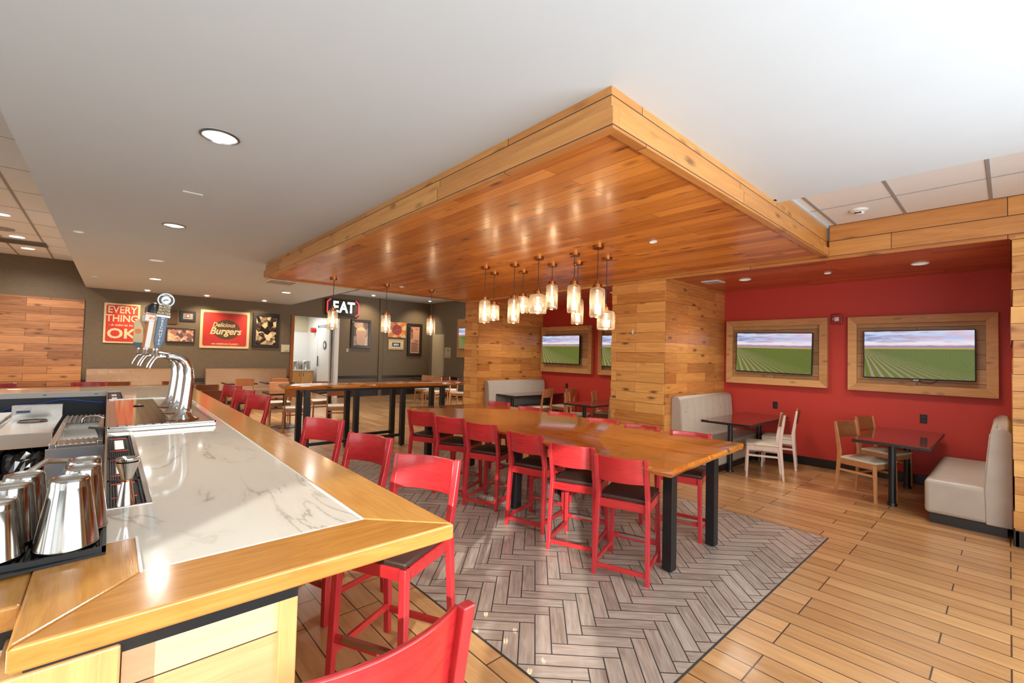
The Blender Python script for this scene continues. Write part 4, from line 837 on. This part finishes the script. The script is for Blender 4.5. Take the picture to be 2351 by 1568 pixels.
# long live edge tables
def slab_table(name, label, corners, z0, z1, mat, posts, rails, seed, topm=None):
    t = thing(name, label, 'table'); rnd = random.Random(seed)
    pts = []
    for k in range(4):
        a, b_ = Vector(corners[k]), Vector(corners[(k+1) % 4]); n = max(2, int((b_-a).length/.12)); nrm = Vector(((b_-a).y, -(b_-a).x)).normalized()
        ph = rnd.uniform(0, 6); amp = .022 if (b_-a).length > 2 else .006
        for i in range(n):
            s = i/n; w = amp*math.sin(ph+s*(b_-a).length*2.1)+amp*.5*math.sin(ph*2+s*(b_-a).length*5.3)
            if i == 0: w = 0
            pts.append((a+(b_-a)*s+nrm*(w*1), nrm))
    ctr = sum((p for p, _ in pts), Vector((0, 0)))/len(pts)
    def ring(z, off):
        return [((p+n_*(off+(rnd.uniform(-.004,.004) if abs(off) < .5 else 0))).x, (p+n_*off).y, z) for p, n_ in pts]
    MB().loft([ring(z0, -.012), ring((z0+z1)/2, .01), ring(z1-.004, .0), ring(z1, -.006)]).make('tabletop', mat, t, smooth=True, ang=.5)
    for (x, y) in posts: MB().box(x-.042, x+.042, y-.042, y+.042, .012, z0).box(x-.02, x+.02, y-.02, y+.02, 0, .012).make('leg', M['black'], t, bevel=.004)
    for a, b_, w in rails: MB().bar(a, b_, w, w).make('rail', M['black'], t, bevel=.003)
    return t
P = []; Rr = []
for x in (-1.87, -3.72, -5.6):
    P += [(x, 3.47), (x, 4.25)]; Rr += [((x, 3.43, .83), (x, 4.29, .83), .05)]
slab_table('live_edge_table', 'long glossy live edge wood table on black steel posts under the pendants', [(-1.645,3.08), (-1.75,4.66), (-5.84,4.78), (-5.98,3.33)], .862, .92, M['table'], P, Rr, 5)
P = []; Rr = []
for y in (2.42, 3.24, 4.13, 5.0): P += [(-7.6, y), (-8.0, y)]; Rr += [((-7.6, y, 1.06), (-8.0, y, 1.06), .05)]
Rr += [((-7.6, 2.42, .2), (-7.6, 3.24, .2), .05), ((-7.6, 3.24, .2), (-7.6, 4.13, .2), .05), ((-8.0, 3.24, .2), (-8.0, 4.13, .2), .05), ((-7.6, 2.3, 1.07), (-7.6, 5.1, 1.07), .04)]
slab_table('live_edge_table', 'narrow taller live edge wood table behind the bar stools', [(-7.5,2.06), (-7.46,5.44), (-8.05,5.5), (-8.1,2.12)], 1.095, 1.155, M['table_y'], P, Rr, 9)
# ================================================================== TELEVISIONS AND WALL FITTINGS
def tv(label, x0, x1, z0, z1, y, tilt=(0, 0), parts=True, cord=False, group=None):
    w, h = x1-x0, z1-z0
    t = thing('television', label, 'television', ((x0+x1)/2, y, (z0+z1)/2), 0, group); t.rotation_euler = (tilt[0], tilt[1], 0)
    bz = MB().box(-w/2, w/2, -.0, .045, -h/2, h/2).make('bezel', M['rubber'], t, bevel=.004)
    me = bpy.data.meshes.new('screen'); e = .012
    me.from_pydata([(-w/2+e, -.002, -h/2+e*1.6), (w/2-e, -.002, -h/2+e*1.6), (w/2-e, -.002, h/2-e), (-w/2+e, -.002, h/2-e)], [], [(0,1,2,3)])
    uvl = me.uv_layers.new(); 
    for i, u in enumerate(((0,0), (1,0), (1,1), (0,1))): uvl.data[i].uv = u
    me.materials.append(M['screen']); o = bpy.data.objects.new('screen', me); COL.objects.link(o); o.parent = t
    MB().box(-.03, .03, -.006, .02, -h/2-.014, -h/2+.002).make('badge', M['steeldark'], bz)
    MB().box(-.15, .15, .045, .09, -.15, .15).make('wall_bracket', M['black'], t)
    if cord: MB().tube([(.0,.03,-h/2+.02), (.06,.03,-h/2-.04), (.16,.03,-h/2-.05), (.24,.03,-h/2+.01)], .005, 6).make('cord', M['rubber'], t)
def tvframe(label, x0, x1, z0, z1, group, yw=YR):
    t = thing('wood_surround', label, 'wooden frame', ((x0+x1)/2, yw, (z0+z1)/2), 0, group)
    w, h, f = (x1-x0)/2, (z1-z0)/2, .115
    for poly in ([(-w,-h), (w,-h), (w-f,-h+f), (-w+f,-h+f)], [(w,-h), (w,h), (w-f,h-f), (w-f,-h+f)], [(w,h), (-w,h), (-w+f,h-f), (w-f,h-f)], [(-w,h), (-w,-h), (-w+f,-h+f), (-w+f,h-f)]):
        MB().loft([[(x, -.09, z) for x, z in poly], [(x, 0, z) for x, z in poly]]).make('frame_board', M['tvframe'], t, bevel=.003)
    MB().box(-w+f-.01, w-f+.01, -.02, -.001, -h+f-.01, h-f+.01).make('backing', M['tvback'], t)
GF = 'wooden frames around the alcove televisions'; GV = 'televisions showing a green field'
tvframe('large wooden television frame at the right end of the red wall', -1.715, -.09, 1.308, 2.458, GF)
tvframe('wooden television frame beside the middle pillar, right alcove', -3.597, -1.985, 1.313, 2.467, GF)
tvframe('wooden television frame on the red wall of the left alcove', -8.5, -6.79, 1.31, 2.5, GF)
tvframe('wooden television frame half hidden behind the middle pillar', -6.6, -4.95, 1.31, 2.48, GF)
tv('television showing a green field, in the rightmost frame', -1.51, -.297, 1.512, 2.232, 8.70, cord=True, group=GV)
tv('television showing a green field, beside the middle pillar right alcove', -3.405, -2.19, 1.518, 2.232, 8.70, (0, D(1.2)), group=GV)
tv('television showing a green field, on the left alcove wall', -8.44, -7.145, 1.528, 2.265, 8.70, group=GV)
tv('television showing a green field, half hidden by the middle pillar', -6.47, -5.25, 1.51, 2.25, 8.70, group=GV)
t = thing('wood_surround', 'wooden television frame far away on the side wall by the pillar', 'wooden frame', (-13.6, 10.27, 2.33), 0, GF)
MB().box(-.95, .95, -.08, 0, -.75, .75).make('frame_board', M['tvframe'], t, bevel=.003)
tv('far television showing a green field on the side wall', -14.35, -12.9, 1.9, 2.72, 10.12, group=GV)
t = thing('fire_alarm', 'red fire alarm strobe on the red wall between the two frames', 'fire alarm', (-1.866, YR, 2.44))
MB().box(-.07, .07, -.05, 0, -.085, .085).make('housing', simple('alarm red plastic', (150, 8, 22), .25), t, bevel=.008); MB().box(-.03, .03, -.07, -.05, -.035, .03).make('strobe_lens', M['white'], t, bevel=.006)
MB().lathe([(0,0), (.018,0), (.014,.014), (0,.016)], n=16, caps=False).make('sounder', M['steel'], t, loc=(0,-.072,0), rot=(PI/2,0,0))
text('lettering', 'FIRE', .02, M['white'], t, (-.048,-.051,0), (PI/2,-PI/2,0), .0005)
def outlet(label, x, y, z, rz=0, m=None, g='wall outlets'):
    t = thing('wall_outlet', label, 'outlet', (x, y, z), rz, g)
    MB().box(-.038, .038, -.01, 0, -.062, .062).make('plate', m or M['rubber'], t, bevel=.003)
    for s in (-1, 1): MB().box(-.018, .018, -.014, -.01, s*.026-.014, s*.026+.014).make('socket', M['black'] if m is None else M['grid'], t, bevel=.003)
outlet('black outlet on the red wall above the pale chairs', -2.775, YR, .957); outlet('black outlet on the red wall above the right alcove table', -.833, YR, .95); outlet('black outlet on the red wall in the left alcove', -7.63, YR, .969)
outlet('beige switch plate on the taupe wall left of the cup photo', XW, 6.7, 1.76, -PI/2+PI, M['palepaint'])
def wsign(name, label, y0, y1, z0, z1, m, cat='sign', th=.03, frame=None, fw=.05):
    t = thing(name, label, cat, (XW, (y0+y1)/2, (z0+z1)/2)); w, h = (y1-y0)/2, (z1-z0)/2
    if frame:
        for a in ((-w, w, -h, -h+fw), (-w, w, h-fw, h), (-w, -w+fw, -h+fw, h-fw), (w-fw, w, -h+fw, h-fw)): MB().box(.0, th+.03, a[0], a[1], a[2], a[3]).make('frame', frame, t, bevel=.008)
        MB().box(.0, th, -w+fw, w-fw, -h+fw, h-fw).make('picture', m, t)
    else: MB().box(.005, th, -w, w, -h, h).make('panel', m, t, bevel=.01)
    return t, w, h
def wt(t, body, size, m, y, z, x=.034, **k): return text('lettering', body, size, m, t, (x, y, z), WR, .002, **k)
def rrect(w, h, r, n=5):
    return [(sx*(w-r)+r*math.cos(a0+PI/2*i/n), sy*(h-r)+r*math.sin(a0+PI/2*i/n)) for sx, sy, a0 in ((1,1,0), (-1,1,PI/2), (-1,-1,PI), (1,-1,1.5*PI)) for i in range(n+1)]
t, w, h = wsign('wall_sign', 'red enamel sign with cream lettering ending in OK', -.115, .65, 1.795, 2.905, M['signcream'])
MB().prism(rrect(w-.045, h-.045, .05), .0, .004).make('red_field', M['signred'], t, rot=WR, loc=(.03,0,0))
wt(t, 'EVERY', .27, M['signcream'], 0, .37, sx=.82, bold=.004); wt(t, 'THING', .27, M['signcream'], 0, .13, sx=.82, bold=.004)
wt(t, '- is going to be -', .085, M['signcream'], 0, -.05, shear=.3, bold=.002); wt(t, 'OK', .38, M['signcream'], 0, -.3, sx=1.1, bold=.01)
t, w, h = wsign('framed_picture', 'small dark picture behind the tap handles', .76, 1.51, 2.4, 2.82, M['signbrown'], 'picture')
t, w, h = wsign('framed_picture', 'small dark framed picture of a cassette tape', 1.57, 1.965, 2.497, 2.825, M['darkbronze'], 'picture')
MB().prism(rrect(.12, .085, .01), 0, .006).make('tape', M['grid'], t, rot=WR, loc=(.03,0,0)); MB().lathe([(.035,0), (.055,0), (.055,.006), (.035,.006)], n=24, caps=False).make('tape_ring', M['signred'], t, loc=(.037,0,.01), rot=(0,PI/2,0))
MB().lathe([(0,0), (.034,0), (.034,.004), (0,.004)], n=24, caps=False).make('tape_label', M['signcream'], t, loc=(.037,0,.01), rot=(0,PI/2,0)); MB().box(.036,.039,-.11,.11,-.05,-.03).make('tape_band', M['teal'], t)
wsign('framed_picture', 'wide framed photo of amber bottles and glasses', 1.25, 1.965, 1.86, 2.3, M['ph_amber'], 'picture', frame=M['darkbronze'], fw=.04)
t, w, h = wsign('wall_sign', 'large red sign reading Delicious Burgers', 2.08, 3.423, 1.716, 2.908, M['signcream'])
MB().prism(rrect(w-.075, h-.075, .05), 0, .004).make('red_field', M['signred'], t, rot=WR, loc=(.03,0,0))
MB().prism([(.37*math.cos(a*PI/24), .31*math.sin(a*PI/24)) for a in range(48)], 0, .004).make('brown_oval', M['signbrown'], t, rot=WR, loc=(.035,.03,.0))
wt(t, 'Delicious', .19, M['signcream'], -.05, .14, .042, shear=.3, bold=.003, sx=.85); wt(t, 'Burgers', .3, M['signcream'], 0, -.06, .042, shear=.3, bold=.008, sx=.9)
wt(t, '- AN AMERICAN CLASSIC -', .07, M['signcream'], 0, -.46, .036, sx=.95, bold=.002)
wsign('framed_picture', 'dark framed sepia photo beside the burgers sign', 3.515, 4.32, 1.78, 2.918, M['ph_dark'], 'picture', frame=M['darkbronze'], fw=.1)
t, w, h = wsign('wall_sign', 'small cream sign reading BUFFET by the doorway', 4.4, 4.67, 1.635, 1.897, M['palepaint'])
wt(t, 'BUFFET', .045, M['green'], .04, -.09)
t, w, h = wsign('word_sign', 'lit EAT sign with white letters between red brackets', 5.83, 7.06, 3.03, 3.63, M['darkbronze'], 'sign', th=.1)
for s in (-1, 1):
    p = [(s*.47, .29), (s*.58, .19), (s*.58, -.2), (s*.47, -.3)]
    MB().tube([(.13, y, z) for y, z in p], .022, 8).make('bracket', M['led_red'], t)
for ch_, y in (('E', -.28), ('A', .02), ('T', .3)): wt(t, ch_, .56, M['led_white'], y, -.0, .115, bold=.018, sx=.8)
t, w, h = wsign('framed_picture', 'dark framed photo of a paper cup below the lit sign', 6.81, 7.58, 1.855, 2.945, M['signbrown'], 'picture', frame=M['darkbronze'], fw=.1)
MB().box(.031, .034, -w+.1, w-.1, -h+.1, h-.1).make('photo_ground', M['ph_grey'], t)
MB().prism([(-.14,-.4), (.15,-.4), (.21,.12), (-.2,.12)], 0, .004).make('paper_cup', simple('sepia cup', (196, 158, 138), .5), t, rot=WR, loc=(.034,0,0))
MB().prism([(-.18,.12), (.19,.12), (.14,.2), (.03,.27), (-.08,.22), (-.16,.2)], 0, .003).make('cup_topping', M['signcream'], t, rot=WR, loc=(.034,0,0))
t, w, h = wsign('wall_sign', 'square orange sunburst sign reading BURGERS', 8.32, 9.1, 2.325, 2.945, M['orange'])
for k in range(14):
    a = 2*PI*k/14; a2 = a+PI/14; e = lambda q: (max(-w, min(w, 1.0*math.cos(q))), max(-h, min(h, 1.0*math.sin(q))))
    MB().prism([(.1*math.cos(a), .1*math.sin(a)), e(a), e(a2)], 0, .002).make('sunray', M['signcream'], t, rot=WR, loc=(.03,0,0))
MB().prism([(.21*math.cos(q*PI/18), .21*math.sin(q*PI/18)) for q in range(36)], 0, .003).make('badge', M['signred'], t, rot=WR, loc=(.032,0,0))
MB().prism([(-.27,-.09), (-.25,-.13), (.27,.09), (.25,.13)], 0, .003).make('badge_band', M['signcream'], t, rot=WR, loc=(.034,0,0))
text('lettering', 'BURGERS', .11, M['black'], t, (.038,0,0), Euler((PI/2,0,PI/2)).to_matrix().to_4x4().to_euler(), .001, bold=.004).rotation_euler = (Matrix.Rotation(PI/2,3,'Z') @ Matrix.Rotation(PI/2,3,'X') @ Matrix.Rotation(.4,3,'Z')).to_euler()
t, w, h = wsign('wall_sign', 'small cream sign with bulbs below the sunburst sign', 8.36, 9.025, 1.83, 2.24, M['signcream'])
MB().box(.03, .034, -.18, .18, -.08, .08).make('window_field', M['black'], t); MB().box(.034, .036, -.11, .11, -.04, .04).make('silver_plate', M['steeldark'], t)
for k in range(8):
    for s in (-1, 1): MB().box(.03, .034, -w+.05+k*.078, -w+.085+k*.078, s*.16-.012, s*.16+.012).make('dash', M['signbrown'], t)
t, w, h = wsign('framed_picture', 'tall dark framed word poster reading NAMPA', 9.195, 9.87, 1.586, 2.94, simple('pink poster paper', (206, 150, 124), .6), 'picture', frame=M['darkbronze'], fw=.12)
text('lettering', 'NAMPA', .17, M['signbrown'], t, (.034,-.14,.33), (0,0,0), .001, bold=.003).rotation_euler = (Matrix.Rotation(PI/2,3,'Z') @ Matrix.Rotation(PI/2,3,'X') @ Matrix.Rotation(PI/2,3,'Z')).to_euler()
wt(t, 'Valley', .11, M['signbrown'], .08, .46, .034, sx=.8); wt(t, 'PARK', .1, M['signbrown'], .08, -.05, .034, sx=.8)
for k in range(9): MB().box(.03, .033, -.17+(k%2)*.02, .19-(k%3)*.03, -.5+k*.045, -.478+k*.045).make('print_line', M['signbrown'], t)
struct(MB().box(-16.39, -15.55, 10.22, 10.27, 0, 2.51).make('door_4', M['palepaint']))
t = thing('wall_sign', 'small pale sign with green print on the side wall by the cream door', 'sign', (-15.28, 10.27, 1.76))
MB().box(-.21, .21, -.02, 0, -.21, .21).make('panel', M['palepaint'], t, bevel=.004)
for zz, ww in ((.1, .09), (.06, .07), (-.16, .09)): MB().box(.14-ww*2, .14, -.024, -.02, zz, zz+.022).make('green_mark', M['green'], t)
t = thing('wall_plate', 'small oval white plate on the front of the middle pillar', 'wall plate', (-4.26, YC-.017, 2.17))
MB().lathe([(0,0), (.02,0), (.018,.008), (0,.01)], n=16, caps=False).make('plate', M['white'], t, rot=(PI/2,0,0), smooth=True).scale = (1, 2.2, 1)
